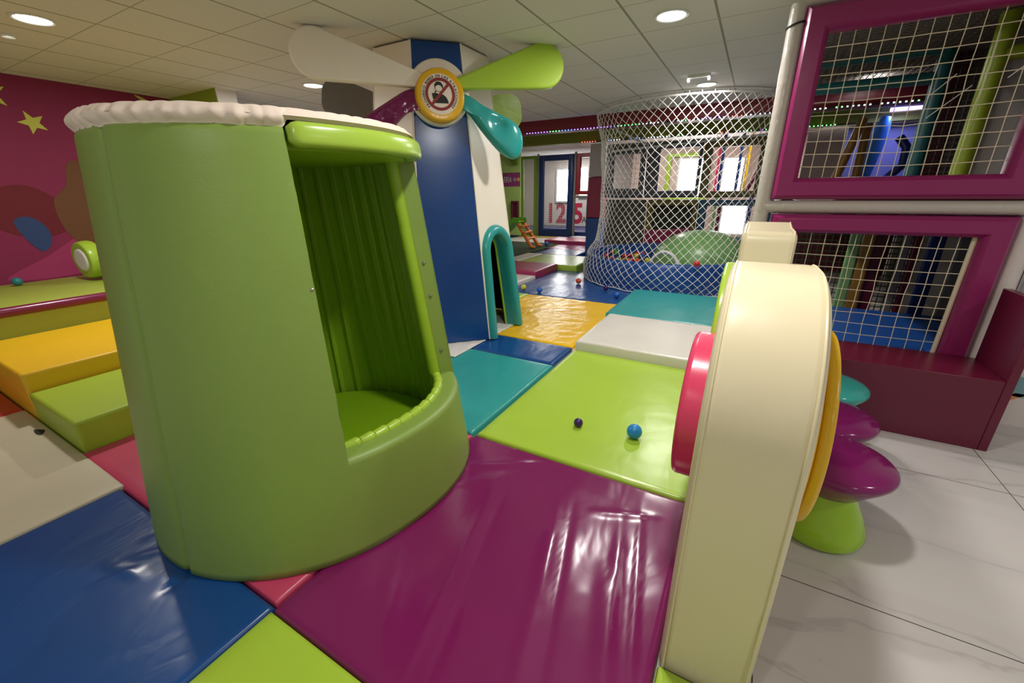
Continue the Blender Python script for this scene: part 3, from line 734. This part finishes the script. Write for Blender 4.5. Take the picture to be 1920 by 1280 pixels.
# ------------------------------------------------------------------ netted magenta play frame
YF = 3.86
pf = thing('climbing_structure', 'tall soft play frame with magenta padded frames and silver grey posts', 'play frame', (.75, YF, 0))
mb = MB(); mb.frame((.085, 1.43, 1.485, 2.69), (.235, 1.29, 1.635, 2.525), YF, .07); mb.build('upper_frame', M_mage, pf, angle=38)
mb = MB(); mb.frame((.115, 1.44, .3, 1.385), (.315, 1.29, .44, 1.25), YF, .07); mb.build('lower_frame', M_mage, pf, angle=38)
def wobble(pts, r, amp, n=1): return pts
mb = MB(); pts = [(.045 + .004 * sin(z * 7), YF + .01, z) for z in [0, .4, .8, 1.2, 1.4, 1.8, 2.2, 2.6, 2.72]]; mb.tube(pts, .052, 16); mb.build('post', M_silver, pf)
mb = MB(); mb.tube([(1.5, YF + .03, z) for z in (0, .7, 1.4, 2.1, 2.72)], .055, 16); mb.build('post', vinyl('pale_grey_vinyl', rgb(214, 204, 198), .35, .2, 0, 12.0), pf)
mb = MB(); mb.tube([(.05, YF, 1.435), (.7, YF, 1.435), (1.5, YF, 1.435)], .045, 16); mb.build('cross_beam', M_silver, pf)
mb = MB(); mb.tube([(.03, YF + .01, 2.735), (.7, YF + .01, 2.735), (1.5, YF + .01, 2.735)], .05, 16); mb.build('cross_beam', M_silver, pf)
mb = MB(); mb.tube([(.045 + .056 * cos(a), YF + .01 + .056 * sin(a), 2.6 + .012 * cos(a)) for a in [2 * pi * i / 24 for i in range(24)]], .007, 6, True); mb.build('strap', M_black, pf)
def net(x0, x1, z0, z1, y, nx, nz, r, sag, seed):
    mb = MB()
    def pt(i, j):
        u, v = i / nx, j / nz
        w = .010 * noise.noise(Vector((i * .6, j * .6, seed))); w2 = .010 * noise.noise(Vector((i * .5, j * .5, seed + 5)))
        e = min(1, 4 * u, 4 * (1 - u), 4 * v, 4 * (1 - v))
        return Vector((x0 + (x1 - x0) * u + w * e, y + .02 * sin(pi * u) * sin(pi * v), z0 + (z1 - z0) * v + w2 * e - sag * sin(pi * u) * (.3 + .7 * (1 - v))))
    for i in range(nx + 1): mb.tube([pt(i, j) for j in range(nz + 1)], r, 5)
    for j in range(nz + 1): mb.tube([pt(i, j) for i in range(nx + 1)], r, 5)
    for i in range(1, nx):
        for j in range(1, nz): mb.sphere(pt(i, j), r * 1.7, 6, 4)
    return mb
net(.23, 1.3, 1.63, 2.53, YF + .015, 14, 11, .0026, .012, 1).build('upper_net', M_rope, pf, fix=False)
net(.31, 1.3, .44, 1.255, YF + .015, 11, 10, .0026, .012, 2).build('lower_net', M_rope, pf, fix=False)
mb = MB(); mb.tube([(1.275, YF + .012, .44), (1.28, YF + .012, 1.25)], .014, 8); mb.build('net_hem', M_rope, pf)

# inner parts of the play structure seen through its nets
def post(x, y, z0, z1, r, m, label, name='padded_post'):
    mb = MB(); mb.tube([(x, y, z0), (x, y, (z0 + z1) / 2), (x, y, z1)], r, 14); return solo(mb, name, m, label, 'padded post', 'padded posts inside the play structure')
def barx(x0, x1, y, z, r, m, label):
    mb = MB(); mb.tube([(x0, y, z), (x1, y, z)], r, 14); return solo(mb, 'padded_beam', m, label, 'padded beam', 'padded beams inside the play structure')
M_dteal = vinyl('dark_teal_vinyl', rgb(26, 92, 96), .35, .1); M_olive = vinyl('olive_lime_vinyl', rgb(140, 160, 36), .35, .1)
M_dmar = vinyl('dark_maroon_vinyl', rgb(92, 18, 40), .35, .08); M_navy = vinyl('navy_vinyl', rgb(22, 48, 110), .35, .08); M_grey = vinyl('grey_vinyl', rgb(120, 118, 116), .4, .08)
M_gold = vinyl('gold_vinyl', rgb(150, 110, 36), .4, .1); M_sage = vinyl('sage_vinyl', rgb(126, 170, 106), .4, .08)
YI = 5.6
post(1.255, YI, 1.5, 2.78, .06, M_dteal, 'dark teal post behind the upper net, left of the lime post')
post(1.33, 4.7, 1.5, 2.78, .055, M_olive, 'olive lime post behind the right side of the upper net')
barx(.1, 1.255, YI, 2.49, .05, M_dteal, 'upper dark teal beam behind the upper net')
barx(.1, 1.255, YI - .05, 2.71, .05, M_dteal, 'topmost dark teal beam just below the ceiling behind the upper net')
barx(1.33, 2.3, 4.7, 2.45, .05, M_olive, 'olive beam at the top right behind the upper net')
# floor pad, low strips
block('floor_pad', .12, 2.3, 4.25, 5.5, .0, .36, M_bluewall, 'thick blue floor pad behind the lower net', 'floor pad')
for (x0, x1, y, m, lab) in [(.94, 1.04, 5.7, M_sage, 'sage green padded board behind the lower net'), (1.05, 1.15, 5.7, M_gold, 'mustard padded board behind the lower net'),
                            (1.16, 1.275, 5.75, M_dmar, 'dark maroon padded board behind the lower net'), (1.39, 1.455, 5.75, M_grey, 'grey padded board behind the lower net'),
                            (1.46, 1.52, 5.7, M_dmar, 'narrow maroon padded board beside the navy one'), (1.56, 1.68, 5.65, M_navy, 'navy padded board behind the lower net'), (1.79, 2.25, 5.7, M_grey, 'wide grey padded board at the right behind the lower net')]:
    mb = MB(); mb.box(x0, x1, y, y + .06, .0, 1.36); solo(mb, 'padded_board', m, lab, 'padded board', 'padded boards of the play structure', bevel=.015, seg=3)
# upper deck of the inner structure
mb = MB(); mb.box(.5, 2.3, 3.98, 9.96, 1.40, 1.5); solo(mb, 'deck', M_dmar, 'dark maroon upper deck inside the play structure', 'deck', bevel=.02)
def dark_net(x0, x1, z0, z1, y, step, m, label):
    mb = MB(); n = int((x1 - x0) / step); k = int((z1 - z0) / step)
    for i in range(n + 1): x = x0 + (x1 - x0) * i / n; mb.tube([(x, y, z0), (x, y, z1)], .006, 4)
    for j in range(k + 1): z = z0 + (z1 - z0) * j / k; mb.tube([(x0, y, z), (x1, y, z)], .006, 4)
    return solo(mb, 'safety_net', m, label, 'net', 'safety nets inside the play structure', fix=False)
M_dnet = plain('grey_netting', rgb(92, 84, 80), .8)
dark_net(1.3, 2.3, 1.5, 2.75, YI + .1, .05, M_dnet, 'dark grey net right of the teal post behind the upper net')
dark_net(.42, 1.6, .0, 1.36, 6.2, .06, plain('green_netting', rgb(52, 64, 34), .8), 'dark green net behind the padded boards')
for (x0, x1, y0, y1, m, lab) in [(1.34, 1.46, 5.72, 5.78, M_dmar, 'dark maroon board right of the teal post behind the upper net'), (1.46, 1.64, 5.78, 5.84, M_grey, 'grey board right of the teal post behind the upper net'), (1.64, 1.72, 5.7, 5.76, M_dteal, 'narrow dark teal board behind the olive lime post'),
                                 (1.62, 1.66, 3.99, 5.5, plain('brown_grey_board', rgb(98, 90, 84), .6), 'brown grey side board at the right behind the upper net')]:
    mb = MB(); mb.box(x0, x1, y0, y1, 1.5, 2.76); solo(mb, 'padded_board', m, lab, 'padded board', 'padded boards of the play structure', bevel=.012)
mb = MB()
for i in range(26): x = .16 + 1.4 * i / 25; mb.tube([(x, 4.0, 2.70), (x, 7.4, 2.70)], .006, 4)
for i in range(60): y = 4.0 + 3.4 * i / 59; mb.tube([(.16, y, 2.70), (1.56, y, 2.70)], .006, 4)
solo(mb, 'safety_net', M_dnet, 'grey net stretched under the ceiling behind the upper net', 'net', 'safety nets inside the play structure', fix=False)
mb = MB(); mb.box(.12, 1.7, 6.9, 6.96, 2.55, 2.78); solo(mb, 'padded_board', M_dmar, 'dark maroon board just under the ceiling behind the upper net', 'padded board', 'padded boards of the play structure', bevel=.012)
# blue-lit plastic slide and gold posts behind upper net
mb = MB(); mb.tube([(1.58, 9.3, 2.62), (1.55, 9.25, 2.4), (1.46, 9.2, 2.0), (1.38, 9.1, 1.55)], [.07, .11, .13, .12], 14)
solo(mb, 'slide_tube', plain('sky_blue_plastic', rgb(70, 150, 240), .25), 'sky blue plastic slide tube behind the upper net', 'slide')
mb = MB(); mb.tube([(1.62, 9.4, 2.74), (2.05, 9.4, 2.74)], .03, 10); solo(mb, 'light_tube', emit('violet_tube', (.35, .25, 1), 4.0), 'violet light tube above the sky blue slide tube', 'light')
area('violet_light', (1.75, 9.3, 2.68), .3, 9, (.35, .4, 1))
mb = MB(); mb.tube([(1.75, 9.0, 2.3), (1.86, 8.95, 2.15), (1.86, 8.9, 1.9), (1.7, 8.9, 1.7)], .06, 12); solo(mb, 'foam_arch', M_navy, 'dark navy foam arch near the sky blue slide tube', 'foam arch')
mb = MB(); mb.box(1.2, 2.3, 9.9, 9.95, 1.5, 2.6); solo(mb, 'padded_board', plain('pale_lilac_board', rgb(150, 150, 190), .5), 'pale lilac board behind the sky blue slide tube', 'padded board', 'padded boards of the play structure')
post(1.3, 8.8, 1.5, 2.5, .06, M_gold, 'gold post left of the sky blue slide tube')
mb = MB(); mb.tube([(.98, 8.6, 1.515), (1.2, 8.6, 2.55)], .06, 12); solo(mb, 'padded_post', M_gold, 'leaning gold post left of the upright gold post', 'padded post', 'padded posts inside the play structure')
for i, (a, b) in enumerate([((1.12, 5.2, 2.28), (1.24, 5.1, 2.42)), ((1.15, 5.2, 2.12), (1.34, 5.05, 2.32)), ((1.36, 4.5, 2.26), (1.5, 4.4, 2.42))]):
    mb = MB(); mb.tube([a, b], .004, 6); solo(mb, 'cord', M_rope2, ['upper of two thin white cords strung near the teal post', 'lower of two thin white cords strung near the teal post', 'thin white cord strung near the olive lime post'][i], 'cord')  # thin white tubes stand in for reflected streaks of light

# ------------------------------------------------------------------ ball pit
PC = Vector((-1.27, 8.1)); PR = 1.5
pit = thing('ball_pit', 'round blue padded ball pit wall behind the white diamond net', 'ball pit', (PC.x, PC.y, 0))
NSEG = 10
for k in range(NSEG):
    a0 = 2 * pi * k / NSEG + .12; a1 = a0 + 2 * pi / NSEG - .006; mb = MB(); rows = []
    for i in range(19):
        a = a0 + (a1 - a0) * i / 18; P_ = []
        for (r, z) in [(PR - .13, .02), (PR - .13, .44), (PR - .11, .485), (PR - .065, .5), (PR - .02, .485), (PR, .44), (PR + .005, .25), (PR, .02)]:
            P_.append((PC.x + r * cos(a), PC.y + r * sin(a), z))
        rows.append(P_)
    mb.grid(rows, False, True); mb.add(rows[0], [tuple(range(8))]); mb.add(rows[-1], [tuple(range(8))]); mb.build('wall_pad', M_bluewall, pit, angle=50)
NC = Vector((-1.18, 7.98))
def nrad(z):
    K = [(0.07, 1.55), (.3, 1.57), (.5, 1.5), (.75, 1.38), (1.2, 1.33), (1.8, 1.33), (2.3, 1.37), (2.78, 1.47)]
    for (z0, r0), (z1, r1) in zip(K, K[1:]):
        if z <= z1: t = max(0, (z - z0) / (z1 - z0)); t = t * t * (3 - 2 * t); return r0 + (r1 - r0) * t
    return K[-1][1]
G0, G1 = radians(168), radians(362)
pn = thing('ball_pit_net', 'white diamond mesh net hanging from the ceiling around the ball pit', 'net', (NC.x, NC.y, 2.8))
ZTOP, ZBOT = 2.755, .07; DA = radians(5.2); ROWS = 21
def npt(a, z):
    w = .018 * noise.noise(Vector((a * 5, z * 3, 1))); w2 = .018 * noise.noise(Vector((a * 5, z * 3, 4)))
    r = nrad(z) + w + .03 * noise.noise(Vector((a * 2.2, z * 1.1, 8)))
    z2 = z + w2 * min(1, (ZTOP - z) * 4)
    return (NC.x + r * cos(a + w2 * .8), NC.y + r * sin(a + w2 * .8), max(.06, z2))
mb = MB(); NA = int((G1 - G0) / DA) + 1
ks = [ZTOP - (ZTOP - ZBOT) * (j / (2 * ROWS)) ** 1.0 for j in range(2 * ROWS + 1)]
for s in (1, -1):
    for i in range(-ROWS - 2, NA + ROWS + 2):
        pts = []
        for j, z in enumerate(ks):
            a = G0 + (i + s * j * .5) * DA
            if G0 - 1e-6 <= a <= G1 + 1e-6: pts.append(npt(a, z))
        if len(pts) > 2: mb.tube(pts, .0043, 5, cap=False)
mb.build('mesh', M_rope2, pn, fix=False)
mb = MB(); mb.tube([npt(G0 + (G1 - G0) * i / 80, ZTOP) for i in range(81)], .012, 8); mb.build('top_rope', M_rope2, pn)
mb = MB(); mb.tube([(npt(G0 + (G1 - G0) * i / 80, ZBOT)) for i in range(81)], .008, 6); mb.build('hem_rope', M_rope2, pn)
for i in range(0, 33):
    mb = MB()
    a = G0 + (G1 - G0) * i / 32; p = npt(a, ZTOP); q = (NC.x + 1.49 * cos(a), NC.y + 1.49 * sin(a), CEIL - .001); mb.tube([p, q], .004, 5); mb.build('hanging_loop', M_rope2, pn, fix=False)
mb = MB(); mb.tube([(NC.x + 1.49 * cos(G0 + (G1 - G0) * i / 60), NC.y + 1.49 * sin(G0 + (G1 - G0) * i / 60), CEIL - .012) for i in range(61)], .008, 6); mb.build('ceiling_rail', M_whitepl, pn)
mb = MB(); mb.sphere((-.74, 8.25, .305), .84, 40, 24, (1.0, .9, .71), 0.0)
solo(mb, 'foam_dome', vinyl('dome_green', rgb(124, 172, 102), .3, .06), 'large pale green foam dome inside the ball pit', 'foam dome')
mb = MB(); mb.tube(spline([(-1.44, 7.35, .33), (-1.37, 7.32, .5), (-1.22, 7.3, .6), (-1.06, 7.28, .54), (-.95, 7.24, .40), (-.91, 7.22, .33)], 6, False), .03, 10)
solo(mb, 'foam_hoop', M_whitepl, 'white foam hoop leaning on the green dome in the ball pit', 'foam hoop')
cols = [('red', rgb(200, 40, 40)), ('midblue', rgb(28, 96, 190)), ('yellow', rgb(212, 210, 60)), ('green', rgb(70, 170, 60)), ('orange', rgb(214, 84, 40))]
proto = {}; placed = []
for i in range(75):
    a = random.uniform(radians(150), radians(262)); r = random.uniform(.15, 1.3); x, y = PC.x + r * cos(a), PC.y + r * sin(a)
    if (x + .74) ** 2 + ((y - 8.25) / .9) ** 2 < .92 ** 2: continue
    if any((x - q[0]) ** 2 + (y - q[1]) ** 2 < .0086 for q in placed) or (x > -1.62 and y < 7.55): continue
    placed.append((x, y))
    n_, c_ = cols[i % 5]; z = .347 + .08 * random.random()
    if n_ not in proto:
        mb = MB(); mb.sphere((0, 0, 0), .045, 14, 9); proto[n_] = mb.build('pit_ball', bm(n_, c_)); o = proto[n_]
    else: o = proto[n_].copy(); COL.objects.link(o)
    o.location = (x, y, z)
    nm = {'red': 'red', 'midblue': 'blue', 'yellow': 'yellow', 'green': 'green', 'orange': 'orange'}[n_]
    tag(o, 'one of the small %s balls heaped inside the netted ball pit' % nm, 'ball', '%s balls heaped in the ball pit' % nm)
mb = MB(); mb.lathe([(.0005, .30), (1.36, .30), (1.36, .02)], (PC.x, PC.y, 0), 40); mb.build('floor_pad', M_navy, pit)
ball(-.62, 6.6, .5, .045, bm('red', rgb(200, 40, 40)), 'red ball resting on the rim of the ball pit', 'loose play balls')

# ------------------------------------------------------------------ LED strips and rail
def led(x0, x1, y, z, seed, label, dens):
    random.seed(seed); names = ['red', 'blue', 'white', 'green', 'violet']
    cs = [(1, .12, .08), (.12, .2, 1), (.8, .9, 1), (.15, 1, .2), (.4, .15, 1)]
    t = thing('led_strip', label, 'light strip', ((x0 + x1) / 2, y, z)); ms = [emit('led_' + n, c, 5.0) for n, c in zip(names, cs)]
    mb = MB(); mb.box(x0, x1, y - .003, y + .006, z - .009, z + .009); mb.build('strip', plain('strip_black', (.02, .02, .02), .5), t)
    x = x0; c = 0; on = True; protos = {}
    while x < x1:
        if random.random() < .33: c = random.randrange(5); on = random.random() < dens
        if on:
            if c not in protos:
                mb = MB(); mb.box(-.008, .008, -.005, .005, -.007, .007); protos[c] = mb.build('led', ms[c], t, smooth=False); o = protos[c]
            else:
                o = protos[c].copy(); COL.objects.link(o); o.parent = t; o.matrix_parent_inverse = protos[c].matrix_parent_inverse.copy()
            o.location = (x, y - .009, z)
        x += .06
    random.seed(99)
led(-4.0, 1.6, 7.685, 2.605, 3, 'long multicolour light strip along the dark red ceiling beam', .95)
led(-3.6, 1.4, 9.585, 2.6, 5, 'blue and green light strip along the olive beam farther back', .5)
t = thing('rail_frame', 'white tubular rail frame above the ball pit behind the net', 'rail', (-1.4, 9.0, 2.4))
mb = MB(); mb.tube([(-2.75, 9.0, 2.33), (.75, 9.0, 2.5)], .02, 8); mb.build('long_rail', M_whitepl, t)
mb = MB(); mb.tube([(-2.5, 8.4, 2.64), (-2.06, 9.0, 2.42)], .02, 8); mb.build('brace', M_whitepl, t)

# ------------------------------------------------------------------ back play structure (behind the ball pit)
def big_frame(label, o, i, y, m, extra=None, loc=None, netm=None, step=.09):
    t = thing('padded_portal', label, 'padded frame', ((o[0] + o[1]) / 2, y, o[2]), 'padded frames of the far play structure')
    mb = MB(); mb.frame(o, i, y, .06); mb.build('pad', m, t, angle=38)
    if netm:
        mb = MB(); n = int((i[1] - i[0]) / step); k = int((i[3] - i[2]) / step)
        for q in range(n + 1): x = i[0] + (i[1] - i[0]) * q / n; mb.tube([(x, y, i[2]), (x, y, i[3])], .004, 4)
        for q in range(k + 1): z = i[2] + (i[3] - i[2]) * q / k; mb.tube([(i[0], y, z), (i[1], y, z)], .004, 4)
        mb.build('net', netm, t, fix=False)
    return t
M_slate = vinyl('slate_vinyl', rgb(84, 86, 104), .4, .08); M_oliveb = vinyl('olive_brown_vinyl', rgb(110, 96, 30), .4, .08); M_bteal = vinyl('blue_teal_vinyl', rgb(28, 84, 116), .4, .08)
M_wnet = plain('white_netting', rgb(210, 206, 204), .8)
big_frame('slate grey padded frame around the bright middle opening behind the ball pit', (-2.24, -1.12, 1.42, 2.56), (-1.96, -1.19, 1.57, 2.41), 10.0, M_slate)
big_frame('olive brown padded frame around the upper right opening behind the ball pit', (-1.1, .3, 1.42, 2.55), (-.93, -.1, 1.55, 2.38), 10.0, M_oliveb)
big_frame('slate grey padded frame around the dim upper left opening behind the ball pit', (-3.15, -2.26, 1.42, 2.56), (-2.95, -2.38, 1.62, 2.34), 10.0, M_slate, netm=M_wnet)
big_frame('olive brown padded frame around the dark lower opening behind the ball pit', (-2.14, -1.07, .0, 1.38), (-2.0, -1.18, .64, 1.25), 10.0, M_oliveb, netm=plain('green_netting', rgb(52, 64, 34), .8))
big_frame('blue teal padded frame around the lower right opening behind the ball pit', (-1.05, .4, .0, 1.38), (-.9, .12, .64, 1.26), 10.0, M_bteal, netm=M_wnet)
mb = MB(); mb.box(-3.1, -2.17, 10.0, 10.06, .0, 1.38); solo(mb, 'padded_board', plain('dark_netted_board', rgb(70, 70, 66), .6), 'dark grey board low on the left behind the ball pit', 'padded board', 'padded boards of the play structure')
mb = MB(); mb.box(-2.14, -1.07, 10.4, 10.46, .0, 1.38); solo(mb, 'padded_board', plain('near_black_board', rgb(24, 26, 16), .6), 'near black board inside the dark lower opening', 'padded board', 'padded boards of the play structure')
mb = MB(); mb.prism([(-2.14, .0), (-1.0, .0), (-1.15, .8), (-2.1, .72)], lambda u, v, d: (u, 9.85 + d, v), 0, .08); solo(mb, 'foam_ramp', M_maroonmat, 'maroon foam ramp behind the green dome', 'foam ramp', bevel=.02)
mb = MB(); mb.box(-1.0, .3, 10.06, 10.1, .0, .62); solo(mb, 'padded_board', M_dteal, 'dark teal board under the lower right opening', 'padded board', 'padded boards of the play structure')
mb = MB(); mb.box(.42, 2.3, 10.2, 10.26, .0, 1.5); solo(mb, 'padded_board', M_dmar, 'dark maroon board at the right behind the ball pit', 'padded board', 'padded boards of the play structure')
# inner wall with daylight windows
M_day = emit('daylight', (1, 1, .98), 12.0)
wall('wall_inner', -3.2, .8, 12.6, 12.7, 0, CEIL, plain('beige_mesh_paint', rgb(214, 190, 178), .8))
def daywin(n, x0, x1, z0, z1, y, fr=.05, m=None):
    mb = MB(); mb.frame((x0 - fr, x1 + fr, z0 - fr, z1 + fr), (x0, x1, z0, z1), y - .01, .03); o = struct(mb.build('window_%d' % n, m or M_whitepl, angle=38))
    mb = MB(); mb.box(x0, x1, y - .008, y + .0, z0, z1); mb.build('pane', M_day, o, smooth=False)
daywin(1, -1.93, -1.36, 1.45, 2.34, 12.6, .06)
daywin(2, -.86, -.44, 1.45, 2.32, 12.6, .04)
daywin(3, -.74, -.2, .5, 1.22, 12.6, .05)
mb = MB(); mb.frame((-2.28, -1.2, 1.3, 2.5), (-2.16, -1.28, 1.4, 2.41), 12.565, .05); solo(mb, 'padded_portal', M_lime, 'lime padded frame inside the bright middle opening', 'padded frame', 'padded frames of the far play structure')
for x, z0, z1, m, lab in [(-.96, 1.5, 2.2, M_pink, 'pink hanging foam roll in the upper right opening'), (-.88, 1.5, 2.25, M_navy, 'navy hanging foam roll beside the pink one'), (-.5, 1.5, 2.3, M_navy, 'navy hanging foam roll in the middle of the upper right opening'), (-.33, 1.5, 2.34, M_yell, 'yellow hanging foam roll in the upper right opening')]:
    mb = MB(); mb.tube([(x, 11.9, z0), (x, 11.9, CEIL - .005)], .035, 12); solo(mb, 'hanging_roll', m, lab, 'foam roll', 'hanging foam rolls')
mb = MB(); mb.tube([(-.25, 11.7, 1.55), (.18, 11.7, CEIL - .03)], .045, 12); solo(mb, 'hanging_roll', M_dmar, 'dark slanting foam roll at the right of the upper right opening', 'foam roll', 'hanging foam rolls')
for x, m, lab in [(-.86, M_sage, 'sage pole in the lower right opening'), (-.76, M_dmar, 'maroon pole in the lower right opening'), (-.12, M_navy, 'navy pole in the lower right opening')]:
    mb = MB(); mb.tube([(x, 11.6, .0), (x, 11.6, 1.4)], .04, 12); solo(mb, 'padded_post', m, lab, 'padded post', 'padded posts inside the play structure')

# three-colour padded column
t = thing('padded_column', 'square column padded in grey, maroon and blue, left of the ball pit net', 'column', (-3.37, 10.2, 0))
for z0, z1, m, nme in [(0.0, .96, M_bluewall, 'blue_pad'), (.965, 1.885, vinyl('column_maroon', rgb(160, 36, 80), .4, .05), 'maroon_pad'), (1.89, 2.6, vinyl('column_grey', rgb(206, 196, 204), .4, .05), 'grey_pad')]:
    mb = MB(); mb.box(-3.56, -3.18, 10.0, 10.36, z0, z1); mb.build(nme, m, t, bevel=.02, seg=3)

# ------------------------------------------------------------------ far left play structure
YB = 13.3
M_gpost = vinyl('grey_post_vinyl', rgb(120, 116, 110), .4, .08); M_bframe = vinyl('blue_frame_vinyl', rgb(16, 42, 92), .35, .06); M_gframe = vinyl('green_frame_vinyl', rgb(104, 132, 40), .35, .06); M_rframe = vinyl('red_frame_vinyl', rgb(140, 24, 36), .35, .06)
big_frame('tall blue padded frame with a net in the distance left of the column', (-6.46, -5.24, .0, 2.7), (-6.27, -5.43, .4, 2.52), YB, M_bframe, netm=M_wnet, step=.07)
big_frame('tall green padded frame with a net in the distance behind the slide', (-7.25, -6.53, .0, 2.7), (-7.05, -6.65, .32, 2.6), YB, M_gframe, netm=M_wnet, step=.07)
big_frame('red padded frame around an upper opening beside the three-colour column', (-5.15, -4.2, 1.48, 2.7), (-5.0, -4.35, 1.6, 2.58), YB, M_rframe)
for x, lab in [(-6.5, 'grey post between the green and the blue padded frames'), (-5.19, 'grey post between the blue and the red padded frames')]:
    mb = MB(); mb.box(x - .035, x + .035, YB - .02, YB + .05, .0, 2.75); solo(mb, 'padded_post', M_gpost, lab, 'padded post', 'padded posts inside the play structure', bevel=.01)
mb = MB(); mb.tube([(-5.15, YB, 1.42), (-4.2, YB, 1.42)], .04, 10); solo(mb, 'padded_beam', M_gpost, 'grey beam below the red padded frame', 'padded beam', 'padded beams inside the play structure')
post(-4.72, YB + .1, .0, 1.42, .07, vinyl('dark_green_vinyl', rgb(50, 64, 50), .4, .08), 'dark green post below the red padded frame')
mb = MB(); mb.box(-8.0, -4.0, 13.6, 15.55, .0, .3); solo(mb, 'deck', M_navy, 'navy floor deck behind the blue padded frame', 'deck', bevel=.03)
# lettered board on the back wall
t = thing('lettered_board', 'white board with large red numbers far behind the blue framed opening', 'board', (-6.4, 15.5, .3))
mb = MB(); mb.box(-7.6, -5.2, 15.52, 15.56, .32, 2.75); mb.build('board', plain('board_white', rgb(224, 214, 210), .6), t)
M_rednum = plain('red_number', rgb(190, 40, 70), .6); M_greynum = plain('grey_letter', rgb(110, 100, 100), .6)
for s, x, z, size, m in [('1', -7.02, .45, 1.0, M_rednum), ('2', -6.58, .45, 1.0, M_rednum), ('5', -5.88, .45, 1.0, M_rednum), ('A', -5.62, .46, .3, M_greynum)]:
    vs, fs, _ = text_mesh(s, size, .035 * size); mb = MB(); mb.add([(x + v[0] * .85, 15.515, z + v[1]) for v in vs], fs); mb.build('number' if s != 'A' else 'letter', m, t, smooth=False, fix=False)
daywin(4, -6.75, -6.3, 1.25, 2.35, 15.5, .08)
daywin(5, -5.85, -5.55, 1.4, 2.4, 15.5, .05)
# green sign board with lettering
t = thing('sign_board', 'pale green wall board with a purple band and white letters behind the slide', 'sign', (-7.3, 12.6, .2))
mb = MB(); mb.box(-8.3, -6.78, 12.55, 12.6, .2, 2.75); mb.build('board', plain('pale_green_paint', rgb(176, 206, 112), .6), t)
mb = MB(); mb.box(-8.3, -6.78, 12.54, 12.55, 1.75, 2.17); mb.build('band', plain('band_purple', rgb(146, 60, 112), .6), t)
vs, fs, _ = text_mesh('ERÍA', .24); mb = MB(); mb.add([(-7.24 + v[0] * .62, 12.535, 1.88 + v[1]) for v in vs], fs); mb.build('lettering', M_whitepl, t, smooth=False, fix=False)
for x, c, n_ in [(-6.98, rgb(160, 150, 170), 'grey_dot'), (-6.84, rgb(238, 170, 80), 'orange_dot')]:
    mb = MB(); mb.prism(circle(.055, 24), lambda u, v, d: (x + u, 12.54 - d, 1.96 + v), 0, .004); mb.build(n_, plain(n_, c, .6), t, smooth=False)
mb = MB(); mb.frame((-7.1, -6.82, .68, 1.3), (-7.02, -6.9, .76, 1.22), 12.5, .04); mb.box(-7.02, -6.9, 12.49, 12.5, .76, 1.22); solo(mb, 'wall_box', plain('dark_red_plastic', rgb(90, 22, 36), .5), 'small dark red framed box low on the pale green board', 'box')
mb = MB(); mb.prism([(-7.3, 2.72), (-6.85, 2.72), (-6.85, 2.4), (-7.0, 2.4)], lambda u, v, d: (u, 12.43 + d, v), 0, .1); solo(mb, 'bracket', M_gframe, 'olive green triangular bracket above the pale green board', 'bracket')
# ladder slide
t = thing('toy_slide', 'small green slide with orange ladder on the dark green turf', 'slide', (-5.4, 10.1, .15))
M_orange = plain('orange_plastic', rgb(224, 120, 36), .35); M_sg = plain('lime_plastic', rgb(112, 200, 40), .35)
for dy, in ((-.22,), (.22,)):
    mb = MB(); mb.tube([(-5.02, 10.1 + dy, .205), (-5.2, 10.1 + dy * .9, .45), (-5.5, 10.1 + dy * .75, .85)], [.05, .045, .035], 10); mb.build('ladder_side', M_orange, t)
    mb = MB(); mb.sphere((-4.98, 10.1 + dy, .196), .06, 12, 8, (1.6, 1, .6)); mb.build('foot', M_orange, t)
for q in (.25, .45, .65):
    mb = MB(); x = -5.02 - .45 * q; mb.tube([(x, 9.88, .2 + q * .8), (x, 10.32, .2 + q * .8)], .025, 8); mb.build('rung', M_orange, t)
mb = MB(); rows = []
for x, z in [(-5.4, .82), (-5.55, .84), (-5.8, .62), (-6.1, .4), (-6.4, .24), (-6.7, .2)]:
    rows.append([(x, 9.9, z + .1), (x, 9.9, z), (x, 10.3, z), (x, 10.3, z + .1), (x, 10.33, z + .1), (x, 10.33, z - .03), (x, 9.87, z - .03), (x, 9.87, z + .1)])
mb.grid(rows, False, True); mb.build('chute', M_sg, t)
mb = MB(); mb.box(-6.2, -6.0, 9.95, 10.25, .15, .45); mb.build('support', M_sg, t, bevel=.03)

# painted shapes on the right wall
wr = bpy.data.objects['wall_right']
def rpatch(poly, m): mb = MB(); mb.prism(poly, lambda u, v, d: (u, 3.86 - d, v), .0005, .004); mb.build('painted_shape', m, wr, smooth=False)
rpatch(circle(.06, 24, (1.72, 1.06)), plain('pink_paint', rgb(230, 120, 190), .7))
rpatch([(1.62, .3), (1.72, .36), (1.95, .34), (1.95, .2), (1.7, .22)], plain('teal_paint', rgb(130, 176, 180), .7))
rpatch([(1.61, .1), (1.66, .12), (1.8, .24), (1.74, .24)], plain('orange_paint', rgb(226, 150, 100), .7))
rpatch([(1.62, .22), (1.68, .24), (1.76, .5), (1.72, .52)], plain('tan_paint', rgb(206, 180, 150), .7))

# ------------------------------------------------------------------ world and view
w = bpy.data.worlds.new('world'); SC.world = w; w.use_nodes = True
w.node_tree.nodes['Background'].inputs[0].default_value = (1, .96, .9, 1)
w.node_tree.nodes['Background'].inputs[1].default_value = .33
vs_ = SC.view_settings; vs_.view_transform = 'Standard'; vs_.look = 'None'; vs_.gamma = 1; vs_.exposure = 0.0; vs_.use_curve_mapping = False
SC.cycles.use_denoising = True
SC.cycles.max_bounces = 6
for o in bpy.data.objects:
    if '_loc' in o: del o['_loc']
